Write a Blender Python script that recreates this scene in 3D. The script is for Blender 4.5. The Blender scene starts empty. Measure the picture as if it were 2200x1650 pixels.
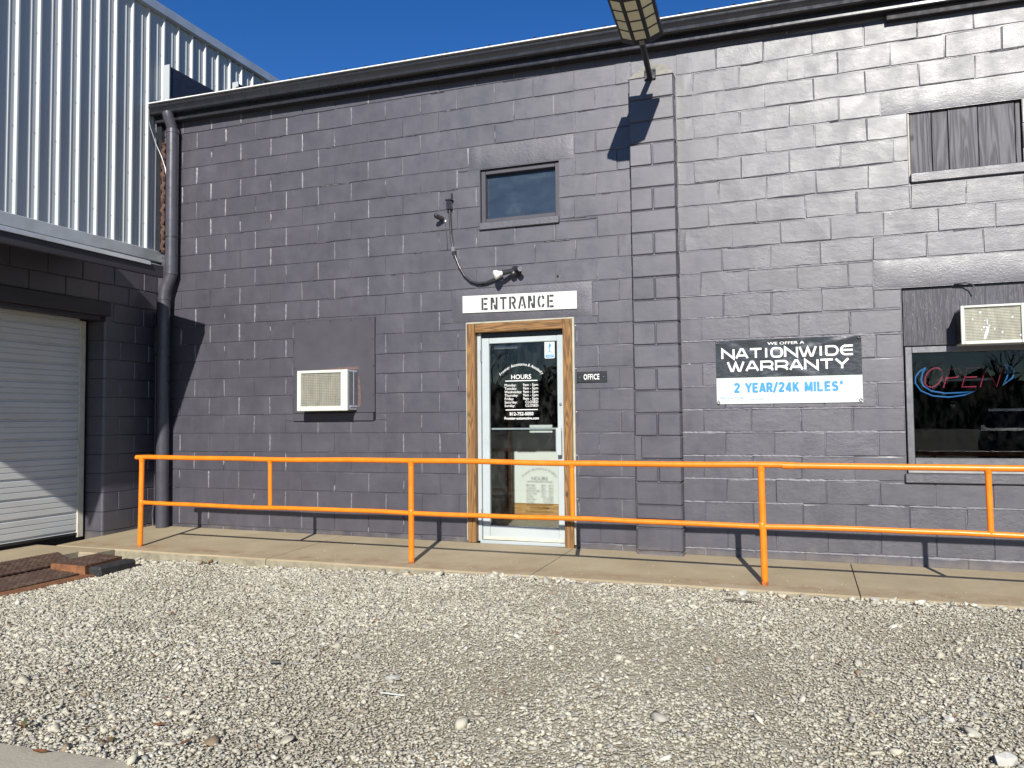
import bpy, math, random
import numpy as np
from mathutils import Vector, Matrix, Euler
R = math.radians
rnd = random.Random(7)
npr = np.random.default_rng(11)
scene = bpy.context.scene
COL = scene.collection

# ------------------------------------------------------------------ camera
cam_data = bpy.data.cameras.new("camera")
cam_data.sensor_width = 36.0
cam_data.lens = 1714.55 / 2200 * 36.0
cam_data.clip_start = 0.05
cam_data.clip_end = 2000
cam = bpy.data.objects.new("camera", cam_data)
cam.location = (6.4565, -7.2408, 1.2278)
cam.rotation_euler = (math.pi / 2 + 0.0450264, 0.0089502, 0.3503307)
COL.objects.link(cam)
scene.camera = cam

# ------------------------------------------------------------------ sky, sun, exposure
LIGHT = Vector((-0.235, 1.0, -0.585)).normalized()
world = bpy.data.worlds.new("World")
scene.world = world
world.use_nodes = True
wn = world.node_tree.nodes
sky = wn.new("ShaderNodeTexSky")
sky.sky_type = 'NISHITA'
sky.sun_disc = False
sky.sun_elevation = math.asin(-LIGHT.z)
sky.sun_rotation = math.atan2(-LIGHT.x, -LIGHT.y)
sky.air_density = 1.0
sky.dust_density = 0.0
sky.ozone_density = 4.0
wn["Background"].inputs[1].default_value = 0.074
hsv = wn.new("ShaderNodeHueSaturation")       # polarised-looking deep blue over the whole sky
hsv.inputs["Hue"].default_value = 0.514
hsv.inputs["Saturation"].default_value = 1.3
world.node_tree.links.new(sky.outputs[0], hsv.inputs["Color"])
world.node_tree.links.new(hsv.outputs[0], wn["Background"].inputs[0])
sun_data = bpy.data.lights.new("sun", 'SUN')
sun_data.energy = 5.0
sun_data.angle = R(0.53)
sun_data.color = (1.0, 0.955, 0.88)
sun = bpy.data.objects.new("sun", sun_data)
sun.rotation_euler = LIGHT.to_track_quat('-Z', 'Y').to_euler()
sun.location = (10, -15, 12)
COL.objects.link(sun)
scene.view_settings.view_transform = 'Standard'
scene.view_settings.look = 'None'
scene.view_settings.exposure = 0.58
scene.view_settings.gamma = 1.0
scene.view_settings.use_curve_mapping = False

# ------------------------------------------------------------------ node helpers
def new_mat(name):
    m = bpy.data.materials.new(name)
    m.use_nodes = True
    nt = m.node_tree
    return m, nt, nt.nodes, nt.links, nt.nodes["Principled BSDF"]

def noise(nt, vec, scale, detail=4, rough=0.55, dist=0.0):
    n = nt.nodes.new("ShaderNodeTexNoise")
    n.inputs["Scale"].default_value = scale
    n.inputs["Detail"].default_value = detail
    n.inputs["Roughness"].default_value = rough
    n.inputs["Distortion"].default_value = dist
    if vec is not None:
        nt.links.new(vec, n.inputs["Vector"])
    return n.outputs["Fac"]

def ramp(nt, fac, stops):
    r = nt.nodes.new("ShaderNodeValToRGB")
    el = r.color_ramp.elements
    while len(el) < len(stops):
        el.new(0.5)
    for e, (p, c) in zip(el, stops):
        e.position = p
        e.color = c if len(c) == 4 else (*c, 1)
    nt.links.new(fac, r.inputs[0])
    return r.outputs[0]

def mixc(nt, fac, a, b, mode='MIX'):
    m = nt.nodes.new("ShaderNodeMix")
    m.data_type = 'RGBA'
    m.blend_type = mode
    for sock, v in ((m.inputs[0], fac), (m.inputs[6], a), (m.inputs[7], b)):
        if hasattr(v, "links") or hasattr(v, "is_linked"):
            nt.links.new(v, sock)
        elif isinstance(v, (int, float)):
            sock.default_value = v
        else:
            sock.default_value = (*v, 1) if len(v) == 3 else v
    return m.outputs[2]

def mth(nt, op, a, b=0.0, clamp=False):
    m = nt.nodes.new("ShaderNodeMath")
    m.operation = op
    m.use_clamp = clamp
    for i, v in enumerate((a, b)):
        if isinstance(v, (int, float)):
            m.inputs[i].default_value = v
        else:
            nt.links.new(v, m.inputs[i])
    return m.outputs[0]

def bump(nt, height, strength, dist, normal=None):
    b = nt.nodes.new("ShaderNodeBump")
    b.inputs["Strength"].default_value = strength
    b.inputs["Distance"].default_value = dist
    nt.links.new(height, b.inputs["Height"])
    if normal is not None:
        nt.links.new(normal, b.inputs["Normal"])
    return b.outputs["Normal"]

def pos(nt, scale=None, rot=None):
    g = nt.nodes.new("ShaderNodeNewGeometry")
    if scale is None:
        return g.outputs["Position"]
    mp = nt.nodes.new("ShaderNodeMapping")
    mp.inputs["Scale"].default_value = scale
    if rot:
        mp.inputs["Rotation"].default_value = rot
    nt.links.new(g.outputs["Position"], mp.inputs["Vector"])
    return mp.outputs[0]

def simple(name, c, rough=0.5, metal=0.0, vary=0.12, vscale=9.0, bscale=0, bstr=0.2, bdist=0.002,
           dirt=None, dirt_amt=0.5, dirt_scale=5.0, aniso=(1, 1, 1), spec=0.5):
    m, nt, N, L, P = new_mat(name)
    p = pos(nt, aniso)
    f = noise(nt, p, vscale, 5, 0.6)
    lo = tuple(max(0, x * (1 - vary)) for x in c)
    hi = tuple(min(1, x * (1 + vary)) for x in c)
    colr = ramp(nt, f, [(0.3, lo), (0.7, hi)])
    if dirt:
        d = noise(nt, p, dirt_scale, 6, 0.65)
        d = ramp(nt, d, [(0.5, (0, 0, 0)), (0.72, (dirt_amt,) * 3)])
        colr = mixc(nt, d, colr, dirt)
    L.new(colr, P.inputs["Base Color"])
    rr = ramp(nt, noise(nt, p, vscale * 2.3, 4), [(0.3, (max(0.03, rough - 0.08),) * 3), (0.7, (min(1, rough + 0.08),) * 3)])
    L.new(rr, P.inputs["Roughness"])
    P.inputs["Metallic"].default_value = metal
    P.inputs["Specular IOR Level"].default_value = spec
    if bscale:
        L.new(bump(nt, noise(nt, p, bscale, 5, 0.6), bstr, bdist), P.inputs["Normal"])
    return m

def wall_paint(name, rough_amt=1.0, base=(0.039, 0.0365, 0.0472), pale=(0.062, 0.0582, 0.0735), stucco=False):
    m, nt, N, L, P = new_mat(name)
    p = pos(nt)
    cloud = noise(nt, p, 2.1, 5, 0.62, 0.4)
    c1 = ramp(nt, cloud, [(0.28, base), (0.55, tuple((a + b) / 2 for a, b in zip(base, pale))), (0.75, pale)])
    streak = noise(nt, pos(nt, (9, 9, 1.1)), 1.6, 4, 0.6)
    sf = ramp(nt, streak, [(0.52, (0, 0, 0)), (0.75, (0.35, 0.35, 0.35))])
    c2 = mixc(nt, sf, c1, tuple(x * 1.25 for x in pale))
    oi = N.new("ShaderNodeObjectInfo")
    k = mth(nt, 'MULTIPLY_ADD', oi.outputs["Random"], 0.09)
    N[-1 if False else k.node.name].inputs[2].default_value = 0.955
    vm = N.new("ShaderNodeVectorMath")
    vm.operation = 'SCALE'
    L.new(c2, vm.inputs[0])
    L.new(k, vm.inputs["Scale"])
    fine = noise(nt, p, 130, 3, 0.7)
    fk = mth(nt, 'MULTIPLY_ADD', fine, 0.26)
    fk.node.inputs[2].default_value = 0.87
    vm2 = N.new("ShaderNodeVectorMath")
    vm2.operation = 'SCALE'
    L.new(vm.outputs[0], vm2.inputs[0])
    L.new(fk, vm2.inputs["Scale"])
    spz = N.new("ShaderNodeSeparateXYZ")
    L.new(p, spz.inputs[0])
    hgt = mth(nt, 'ADD', mth(nt, 'MULTIPLY', spz.outputs[2], -5.5), mth(nt, 'MULTIPLY', noise(nt, p, 7, 5, 0.65), 1.3))
    dust = ramp(nt, mth(nt, 'ADD', hgt, 0.25), [(0.4, (0, 0, 0)), (0.95, (0.42,) * 3)])
    scuff = ramp(nt, noise(nt, p, 3.3, 7, 0.75, 0.3), [(0.60, (0, 0, 0)), (0.72, (0.28,) * 3)])
    cw = mixc(nt, scuff, vm2.outputs[0], tuple(x * 0.62 for x in base))
    cw = mixc(nt, dust, cw, (0.20, 0.165, 0.115))
    L.new(cw, P.inputs["Base Color"])
    rg = ramp(nt, noise(nt, p, 5.5, 4, 0.6), [(0.3, (0.37,) * 3), (0.7, (0.51,) * 3)])
    L.new(rg, P.inputs["Roughness"])
    P.inputs["Specular IOR Level"].default_value = 1.0
    nrm = bump(nt, noise(nt, pos(nt, (1, 1, 1.8)), 11, 5, 0.6), 0.15 * rough_amt, 0.007)
    nrm = bump(nt, noise(nt, pos(nt, (1, 1, 1.5)), 130, 4, 0.65), 0.36 * rough_amt, 0.0022, nrm)
    if stucco:
        nrm = bump(nt, noise(nt, pos(nt, (1, 1, 1.6)), 34, 6, 0.7, 0.6), 0.34, 0.007, nrm)
    L.new(nrm, P.inputs["Normal"])
    return m

def wood(name, c_lo, c_hi, axis='Z', rough=0.6, knots=True, bstr=0.5, ring=14.0, spec=0.4):
    m, nt, N, L, P = new_mat(name)
    sc = {'Z': (1, 1, 0.07), 'X': (0.07, 1, 1), 'Y': (1, 0.07, 1)}[axis]
    p = pos(nt, sc)
    oi = N.new("ShaderNodeObjectInfo")
    ad = N.new("ShaderNodeVectorMath")
    ad.operation = 'ADD'
    L.new(p, ad.inputs[0])
    cmb = N.new("ShaderNodeCombineXYZ")
    for i in range(3):
        L.new(mth(nt, 'MULTIPLY', oi.outputs["Random"], 7.3 + i), cmb.inputs[i])
    L.new(cmb.outputs[0], ad.inputs[1])
    v = ad.outputs[0]
    wv = N.new("ShaderNodeTexNoise")
    wv.inputs["Scale"].default_value = ring
    wv.inputs["Detail"].default_value = 2
    wv.inputs["Distortion"].default_value = 0.6
    L.new(v, wv.inputs["Vector"])
    rings = mth(nt, 'SINE', mth(nt, 'MULTIPLY', wv.outputs["Fac"], 60))
    rings = mth(nt, 'MULTIPLY_ADD', rings, 0.5)
    rings.node.inputs[2].default_value = 0.5
    fine = noise(nt, v, 160, 4, 0.7)
    fac = mth(nt, 'ADD', mth(nt, 'MULTIPLY', rings, 0.55), mth(nt, 'MULTIPLY', fine, 0.5), True)
    colr = ramp(nt, fac, [(0.15, c_lo), (0.8, c_hi)])
    if knots:
        vo = N.new("ShaderNodeTexVoronoi")
        vo.inputs["Scale"].default_value = 3.4
        mp = pos(nt, {'Z': (2.0, 2.0, 0.9), 'X': (0.9, 2.0, 2.0), 'Y': (2, 0.9, 2)}[axis])
        L.new(mp, vo.inputs["Vector"])
        kf = ramp(nt, vo.outputs["Distance"], [(0.05, (1, 1, 1)), (0.14, (0, 0, 0))])
        colr = mixc(nt, kf, colr, tuple(x * 0.22 for x in c_lo))
    L.new(colr, P.inputs["Base Color"])
    P.inputs["Roughness"].default_value = rough
    P.inputs["Specular IOR Level"].default_value = spec
    L.new(bump(nt, fac, bstr, 0.003), P.inputs["Normal"])
    return m

def glass(name, tint=(1, 1, 1), refl=1.0, dust=0.03, rough=0.0):
    m, nt, N, L, P = new_mat(name)
    N.remove(P)
    out = N["Material Output"]
    tr = N.new("ShaderNodeBsdfTransparent")
    tr.inputs[0].default_value = (*tint, 1)
    gl = N.new("ShaderNodeBsdfGlossy")
    gl.inputs["Roughness"].default_value = rough
    gl.inputs["Color"].default_value = (0.95, 0.97, 1.0, 1)
    fr = N.new("ShaderNodeFresnel")
    fr.inputs["IOR"].default_value = 1.52
    mx = N.new("ShaderNodeMixShader")
    L.new(mth(nt, 'MULTIPLY', fr.outputs[0], refl, True), mx.inputs[0])
    L.new(tr.outputs[0], mx.inputs[1])
    L.new(gl.outputs[0], mx.inputs[2])
    df = N.new("ShaderNodeBsdfDiffuse")
    df.inputs[0].default_value = (0.6, 0.6, 0.58, 1)
    mx2 = N.new("ShaderNodeMixShader")
    d = ramp(nt, noise(nt, pos(nt, (3, 3, 1.4)), 6, 6, 0.7), [(0.45, (0, 0, 0)), (0.8, (dust,) * 3)])
    L.new(d, mx2.inputs[0])
    L.new(mx.outputs[0], mx2.inputs[1])
    L.new(df.outputs[0], mx2.inputs[2])
    L.new(mx2.outputs[0], out.inputs[0])
    return m

# ------------------------------------------------------------------ materials
M = {}
M['paint'] = wall_paint('grey_wall_paint')
M['paint_rough'] = wall_paint('grey_rough_wall_paint', 1.9)
M['paint_mortar'] = wall_paint('grey_mortar_paint', 1.5)
M['stucco'] = wall_paint('grey_stucco_paint', 1.2, stucco=True, base=(0.041, 0.039, 0.049), pale=(0.064, 0.060, 0.075))
M['ridge'] = simple('glint_paint_ridge', (0.14, 0.135, 0.15), 0.52, vary=0.3, vscale=20, spec=0.5)  # wall paint made paler on the ridges, standing in for sun glints
M['panel_paint'] = simple('grey_panel_paint', (0.053, 0.050, 0.062), 0.5, vary=0.08, vscale=3, bscale=30, bstr=0.08)
M['trim_paint'] = simple('grey_trim_paint', (0.020, 0.020, 0.025), 0.30, vary=0.12, vscale=6, bscale=14, bstr=0.12, bdist=0.004)
M['pipe_paint'] = simple('grey_pipe_paint', (0.055, 0.053, 0.066), 0.33, vary=0.12, vscale=7, bscale=25, bstr=0.1)
M['cap_render'] = simple('weathered_cap_render', (0.21, 0.20, 0.175), 0.7, vary=0.25, vscale=12, bscale=40, bstr=0.5, bdist=0.005, dirt=(0.09, 0.085, 0.095), dirt_amt=0.6)
M['dark_wood'] = simple('dark_painted_timber', (0.028, 0.026, 0.033), 0.6, vary=0.25, vscale=8, bscale=40, bstr=0.4, aniso=(1, 0.15, 1))
M['dark_soffit'] = simple('dark_soffit', (0.018, 0.017, 0.02), 0.7, vary=0.2)
M['white_metal'] = simple('pale_steel_siding', (0.36, 0.385, 0.395), 0.42, vary=0.06, vscale=2, bscale=2.4, bstr=0.3, bdist=0.012,
                          dirt=(0.35, 0.37, 0.38), dirt_amt=0.35, dirt_scale=3, aniso=(1, 1, 0.2))
M['galv'] = simple('silver_trim', (0.50, 0.53, 0.55), 0.38, metal=0.55, vary=0.12, vscale=4, bscale=5, bstr=0.12, bdist=0.006)
M['white_edge'] = simple('white_drip_edge', (0.78, 0.78, 0.76), 0.4, vary=0.06)
M['roof'] = simple('dark_ribbed_roof', (0.015, 0.015, 0.018), 0.85, vary=0.1, spec=0.15)
M['rollup'] = simple('off_white_door_steel', (0.50, 0.515, 0.51), 0.42, vary=0.06, vscale=3, bscale=6, bstr=0.06,
                     dirt=(0.38, 0.33, 0.25), dirt_amt=0.22, dirt_scale=4, aniso=(1, 0.4, 1.5))
M['cream'] = simple('cream_jamb_paint', (0.52, 0.49, 0.40), 0.5, vary=0.15, dirt=(0.35, 0.28, 0.18), dirt_amt=0.4)
M['rust_foam'] = simple('brown_spray_foam', (0.085, 0.043, 0.028), 0.8, vary=0.4, vscale=30, bscale=50, bstr=0.6, bdist=0.006)
M['orange'] = simple('orange_rail_paint', (0.80, 0.170, 0.005), 0.36, vary=0.06, vscale=12, bscale=60, bstr=0.10, bdist=0.002,
                     dirt=(0.55, 0.12, 0.01), dirt_amt=0.25, dirt_scale=9)
def orange_paint():
    m, nt, N, L, P = new_mat('orange_rail_paint_worn')
    p = pos(nt)
    c = ramp(nt, noise(nt, p, 8, 4), [(0.3, (0.72, 0.172, 0.006)), (0.7, (0.82, 0.212, 0.010))])
    sp = N.new("ShaderNodeSeparateXYZ")
    L.new(p, sp.inputs[0])
    foot = mth(nt, 'ADD', mth(nt, 'MULTIPLY', sp.outputs[2], -9.0), mth(nt, 'MULTIPLY', noise(nt, p, 45, 5, 0.7), 1.6))
    c = mixc(nt, ramp(nt, mth(nt, 'ADD', foot, 0.2), [(0.55, (0, 0, 0)), (0.8, (0.8,) * 3)]), c, (0.10, 0.05, 0.03))
    chip = noise(nt, p, 38, 5, 0.7)
    c = mixc(nt, ramp(nt, chip, [(0.715, (0, 0, 0)), (0.735, (0.75,) * 3)]), c, (0.22, 0.07, 0.025))
    L.new(c, P.inputs["Base Color"])
    L.new(ramp(nt, noise(nt, p, 16, 4), [(0.3, (0.28,) * 3), (0.7, (0.46,) * 3)]), P.inputs["Roughness"])
    L.new(bump(nt, noise(nt, p, 55, 4, 0.6), 0.16, 0.002), P.inputs["Normal"])
    return m
M['orange'] = orange_paint()
M['frame_wood'] = wood('stained_cedar_frame', (0.085, 0.042, 0.015), (0.25, 0.130, 0.042), 'Z')
M['frame_wood_h'] = wood('stained_cedar_head', (0.085, 0.042, 0.015), (0.25, 0.130, 0.042), 'X')
M['grey_wood'] = wood('grey_painted_plank', (0.026, 0.025, 0.032), (0.095, 0.092, 0.105), 'Z', 0.55, True, 0.9, 9, 0.35)
M['ply'] = wood('grey_plywood_panel', (0.030, 0.029, 0.036), (0.060, 0.058, 0.068), 'Z', 0.5, False, 0.5, 40, 0.5)
M['caulk'] = simple('cream_caulk', (0.36, 0.35, 0.28), 0.6, vary=0.2)
M['alu'] = simple('pale_door_aluminium', (0.42, 0.465, 0.47), 0.33, metal=0.15, vary=0.05, vscale=3, dirt=(0.45, 0.45, 0.42), dirt_amt=0.25)
M['alu_grey'] = simple('grey_window_aluminium', (0.17, 0.17, 0.18), 0.35, metal=0.5, vary=0.1)
M['pale_alu'] = simple('weathered_aluminium', (0.30, 0.30, 0.29), 0.45, metal=0.4, vary=0.15)
M['glass'] = glass('door_glass', (0.86, 0.88, 0.88), 0.6, 0.025)
M['glass_dark'] = glass('shop_window_glass', (0.68, 0.71, 0.73), 0.5, 0.008)
M['frosted'] = None
M['white_sign'] = simple('white_sign_face', (0.55, 0.575, 0.53), 0.5, vary=0.03)
M['black_letter'] = simple('black_lettering', (0.025, 0.026, 0.03), 0.6, vary=0.1)
M['black_plastic'] = simple('black_plastic', (0.018, 0.018, 0.02), 0.4, vary=0.2)
M['white_letter'] = simple('white_vinyl_lettering', (0.70, 0.71, 0.69), 0.5, vary=0.02)
M['black_vinyl'] = simple('black_banner_vinyl', (0.028, 0.032, 0.036), 0.27, vary=0.1, bscale=9, bstr=0.25, bdist=0.01, spec=0.7, aniso=(1, 1, 2.2))
M['white_vinyl'] = simple('white_banner_vinyl', (0.50, 0.54, 0.50), 0.4, vary=0.02, bscale=5, bstr=0.1, bdist=0.01)
M['blue_ink'] = simple('blue_ink', (0.03, 0.23, 0.62), 0.5, vary=0.06)
M['grey_ink'] = simple('grey_ink', (0.30, 0.38, 0.46), 0.5, vary=0.05)
M['ac_white'] = simple('yellowed_ac_casing', (0.52, 0.55, 0.48), 0.42, vary=0.03, dirt=(0.55, 0.45, 0.26), dirt_amt=0.10, dirt_scale=8)
M['ac_side'] = simple('grey_ac_side', (0.44, 0.46, 0.50), 0.45, vary=0.05)
M['ac_fin'] = simple('dusty_coil_fins', (0.27, 0.265, 0.215), 0.6, metal=0.2, vary=0.2, vscale=10, dirt=(0.36, 0.29, 0.17), dirt_amt=0.3, dirt_scale=7, aniso=(2, 1, 0.6))
M['dark_void'] = simple('dark_void', (0.012, 0.012, 0.013), 0.8, vary=0.1)
M['rust'] = simple('rusty_plate_steel', (0.075, 0.043, 0.030), 0.75, metal=0.15, vary=0.4, vscale=22, bscale=60, bstr=0.4, dirt=(0.20, 0.15, 0.10), dirt_amt=0.5, dirt_scale=10)
M['rust_orange'] = simple('orange_rust', (0.17, 0.070, 0.028), 0.8, vary=0.4, vscale=18, bscale=50, bstr=0.4)
M['black_timber'] = simple('black_weathered_timber', (0.02, 0.021, 0.023), 0.65, vary=0.4, vscale=12, bscale=24, bstr=0.8, bdist=0.008)
M['bulb'] = simple('frosted_bulb', (0.78, 0.78, 0.70), 0.3, vary=0.03)
M['steel'] = simple('zinc_steel', (0.32, 0.31, 0.32), 0.35, metal=0.7, vary=0.15)
M['conduit'] = simple('black_conduit', (0.035, 0.034, 0.038), 0.28, vary=0.15)
M['lamp_body'] = simple('lamp_housing', (0.035, 0.037, 0.042), 0.38, metal=0.3, vary=0.15)
M['led'] = None
M['neon_red'] = simple('unlit_red_neon_tube', (0.70, 0.07, 0.13), 0.25, vary=0.05)
M['neon_blue'] = simple('unlit_blue_neon_tube', (0.09, 0.36, 0.80), 0.25, vary=0.05)
M['interior'] = simple('dark_interior', (0.035, 0.035, 0.038), 0.8, vary=0.2)
M['interior_white'] = simple('white_interior_panel', (0.72, 0.74, 0.68), 0.6, vary=0.03)
M['interior_wood'] = wood('oak_trim', (0.32, 0.16, 0.045), (0.50, 0.29, 0.10), 'X', 0.5, False, 0.2)
M['interior_floor'] = simple('tan_floor', (0.33, 0.29, 0.21), 0.5, vary=0.1)
M['brown_leaf'] = simple('dry_leaf', (0.17, 0.07, 0.025), 0.7, vary=0.4, vscale=60)
M['bark'] = simple('bare_bark', (0.09, 0.075, 0.06), 0.85, vary=0.3)
M['car_paint'] = simple('dark_car_paint', (0.02, 0.022, 0.028), 0.15, vary=0.05, spec=0.8)
M['chrome'] = simple('chrome', (0.7, 0.7, 0.7), 0.1, metal=1.0, vary=0.02)
M['tyre'] = simple('tyre_rubber', (0.02, 0.02, 0.02), 0.7, vary=0.2)
M['evergreen'] = simple('evergreen_needles', (0.03, 0.05, 0.022), 0.8, vary=0.4, vscale=3)

def frosted_mat():
    m, nt, N, L, P = new_mat('sky_tinted_glass')
    p = pos(nt)
    f = noise(nt, pos(nt, (1.6, 1, 3)), 3.0, 5, 0.6, 0.5)
    c = ramp(nt, f, [(0.35, (0.016, 0.028, 0.050)), (0.6, (0.024, 0.040, 0.064)), (0.85, (0.055, 0.072, 0.092))])  # mirrored sky put into the base colour as mottled blue
    L.new(c, P.inputs["Base Color"])
    P.inputs["Roughness"].default_value = 0.3
    P.inputs["Specular IOR Level"].default_value = 0.4
    return m
M['frosted'] = frosted_mat()

def led_mat():
    m, nt, N, L, P = new_mat('yellow_led_lens')
    w = N.new("ShaderNodeTexWave")
    w.inputs["Scale"].default_value = 30
    w.bands_direction = 'Y'
    L.new(pos(nt), w.inputs["Vector"])
    c = ramp(nt, w.outputs["Fac"], [(0.2, (0.62, 0.58, 0.38)), (0.8, (0.80, 0.77, 0.56))])
    L.new(c, P.inputs["Base Color"])
    P.inputs["Roughness"].default_value = 0.25
    return m
M['led'] = led_mat()

def concrete_mat():
    m, nt, N, L, P = new_mat('tan_sidewalk_concrete')
    p = pos(nt)
    a = noise(nt, p, 1.8, 6, 0.65)
    c = ramp(nt, a, [(0.3, (0.275, 0.22, 0.135)), (0.55, (0.33, 0.27, 0.17)), (0.75, (0.37, 0.315, 0.215))])
    # rusty wear along the outer edge of the walk
    sep = N.new("ShaderNodeSeparateXYZ")
    L.new(p, sep.inputs[0])
    e = mth(nt, 'MULTIPLY_ADD', sep.outputs[1], -1.0)
    e.node.inputs[2].default_value = 0.0
    band = mth(nt, 'SUBTRACT', 1.0, mth(nt, 'MULTIPLY', mth(nt, 'ABSOLUTE', mth(nt, 'SUBTRACT', e, 1.12)), 5.5), True)
    st = mth(nt, 'MULTIPLY', band, ramp(nt, noise(nt, p, 6, 5, 0.7), [(0.4, (0, 0, 0)), (0.65, (0.75,) * 3)]))
    c = mixc(nt, st, c, (0.21, 0.115, 0.058))
    sp = noise(nt, p, 170, 3, 0.7)
    c = mixc(nt, ramp(nt, sp, [(0.66, (0, 0, 0)), (0.74, (0.55,) * 3)]), c, (0.55, 0.5, 0.4))
    c = mixc(nt, ramp(nt, sp, [(0.27, (0.5,) * 3), (0.36, (0, 0, 0))]), c, (0.14, 0.11, 0.075))
    stain = noise(nt, pos(nt, (1, 1, 1)), 0.9, 6, 0.7, 0.5)
    c = mixc(nt, ramp(nt, stain, [(0.55, (0, 0, 0)), (0.75, (0.4,) * 3)]), c, (0.20, 0.165, 0.115))
    L.new(c, P.inputs["Base Color"])
    P.inputs["Roughness"].default_value = 0.85
    n1 = bump(nt, noise(nt, p, 30, 5, 0.65), 0.35, 0.006)
    L.new(bump(nt, sp, 0.3, 0.002, n1), P.inputs["Normal"])
    return m
M['concrete'] = concrete_mat()
M['concrete_grey'] = simple('grey_slab_concrete', (0.34, 0.31, 0.24), 0.9, vary=0.25, vscale=5, bscale=70, bstr=0.5, bdist=0.005, dirt=(0.16, 0.13, 0.1), dirt_amt=0.5)
M['kerb'] = simple('mossy_kerb_concrete', (0.24, 0.215, 0.15), 0.9, vary=0.25, vscale=14, bscale=80, bstr=0.6, bdist=0.006, dirt=(0.10, 0.095, 0.06), dirt_amt=0.6, dirt_scale=5)

def gravel_ground():
    m, nt, N, L, P = new_mat('gravel_bed')
    p = pos(nt)
    vo = N.new("ShaderNodeTexVoronoi")
    vo.inputs["Scale"].default_value = 62
    L.new(p, vo.inputs["Vector"])
    bw = N.new("ShaderNodeRGBToBW")
    L.new(vo.outputs["Color"], bw.inputs[0])
    c = ramp(nt, bw.outputs[0], [(0.1, (0.26, 0.225, 0.16)), (0.5, (0.34, 0.305, 0.225)), (0.9, (0.42, 0.39, 0.30))])
    c = mixc(nt, ramp(nt, noise(nt, p, 1.1, 5, 0.6), [(0.5, (0, 0, 0)), (0.75, (0.4,) * 3)]), c, (0.24, 0.19, 0.13))
    L.new(c, P.inputs["Base Color"])
    P.inputs["Roughness"].default_value = 0.95
    L.new(bump(nt, mth(nt, 'SUBTRACT', 1.0, vo.outputs["Distance"]), 0.9, 0.012), P.inputs["Normal"])
    return m
M['gravel_bed'] = gravel_ground()

def stone_mat():
    m, nt, N, L, P = new_mat('crushed_limestone')
    g = N.new("ShaderNodeNewGeometry")
    c = ramp(nt, g.outputs["Random Per Island"], [
        (0.0, (0.15, 0.10, 0.065)), (0.02, (0.27, 0.205, 0.13)), (0.06, (0.27, 0.265, 0.248)), (0.22, (0.345, 0.333, 0.283)),
        (0.50, (0.40, 0.378, 0.302)), (0.75, (0.445, 0.418, 0.325)), (0.93, (0.487, 0.46, 0.37)), (1.0, (0.55, 0.53, 0.46))])
    dirt = noise(nt, g.outputs["Position"], 0.85, 5, 0.62, 0.3)
    df = ramp(nt, dirt, [(0.46, (0, 0, 0)), (0.72, (0.42,) * 3)])
    c = mixc(nt, df, c, (0.21, 0.175, 0.125))
    mott = noise(nt, g.outputs["Position"], 140, 3, 0.6)
    mk = mth(nt, 'MULTIPLY_ADD', mott, 0.5)
    mk.node.inputs[2].default_value = 0.75
    vm = N.new("ShaderNodeVectorMath")
    vm.operation = 'SCALE'
    L.new(c, vm.inputs[0])
    L.new(mk, vm.inputs["Scale"])
    L.new(vm.outputs[0], P.inputs["Base Color"])
    P.inputs["Roughness"].default_value = 0.9
    P.inputs["Specular IOR Level"].default_value = 0.25
    return m
M['stone'] = stone_mat()

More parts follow.
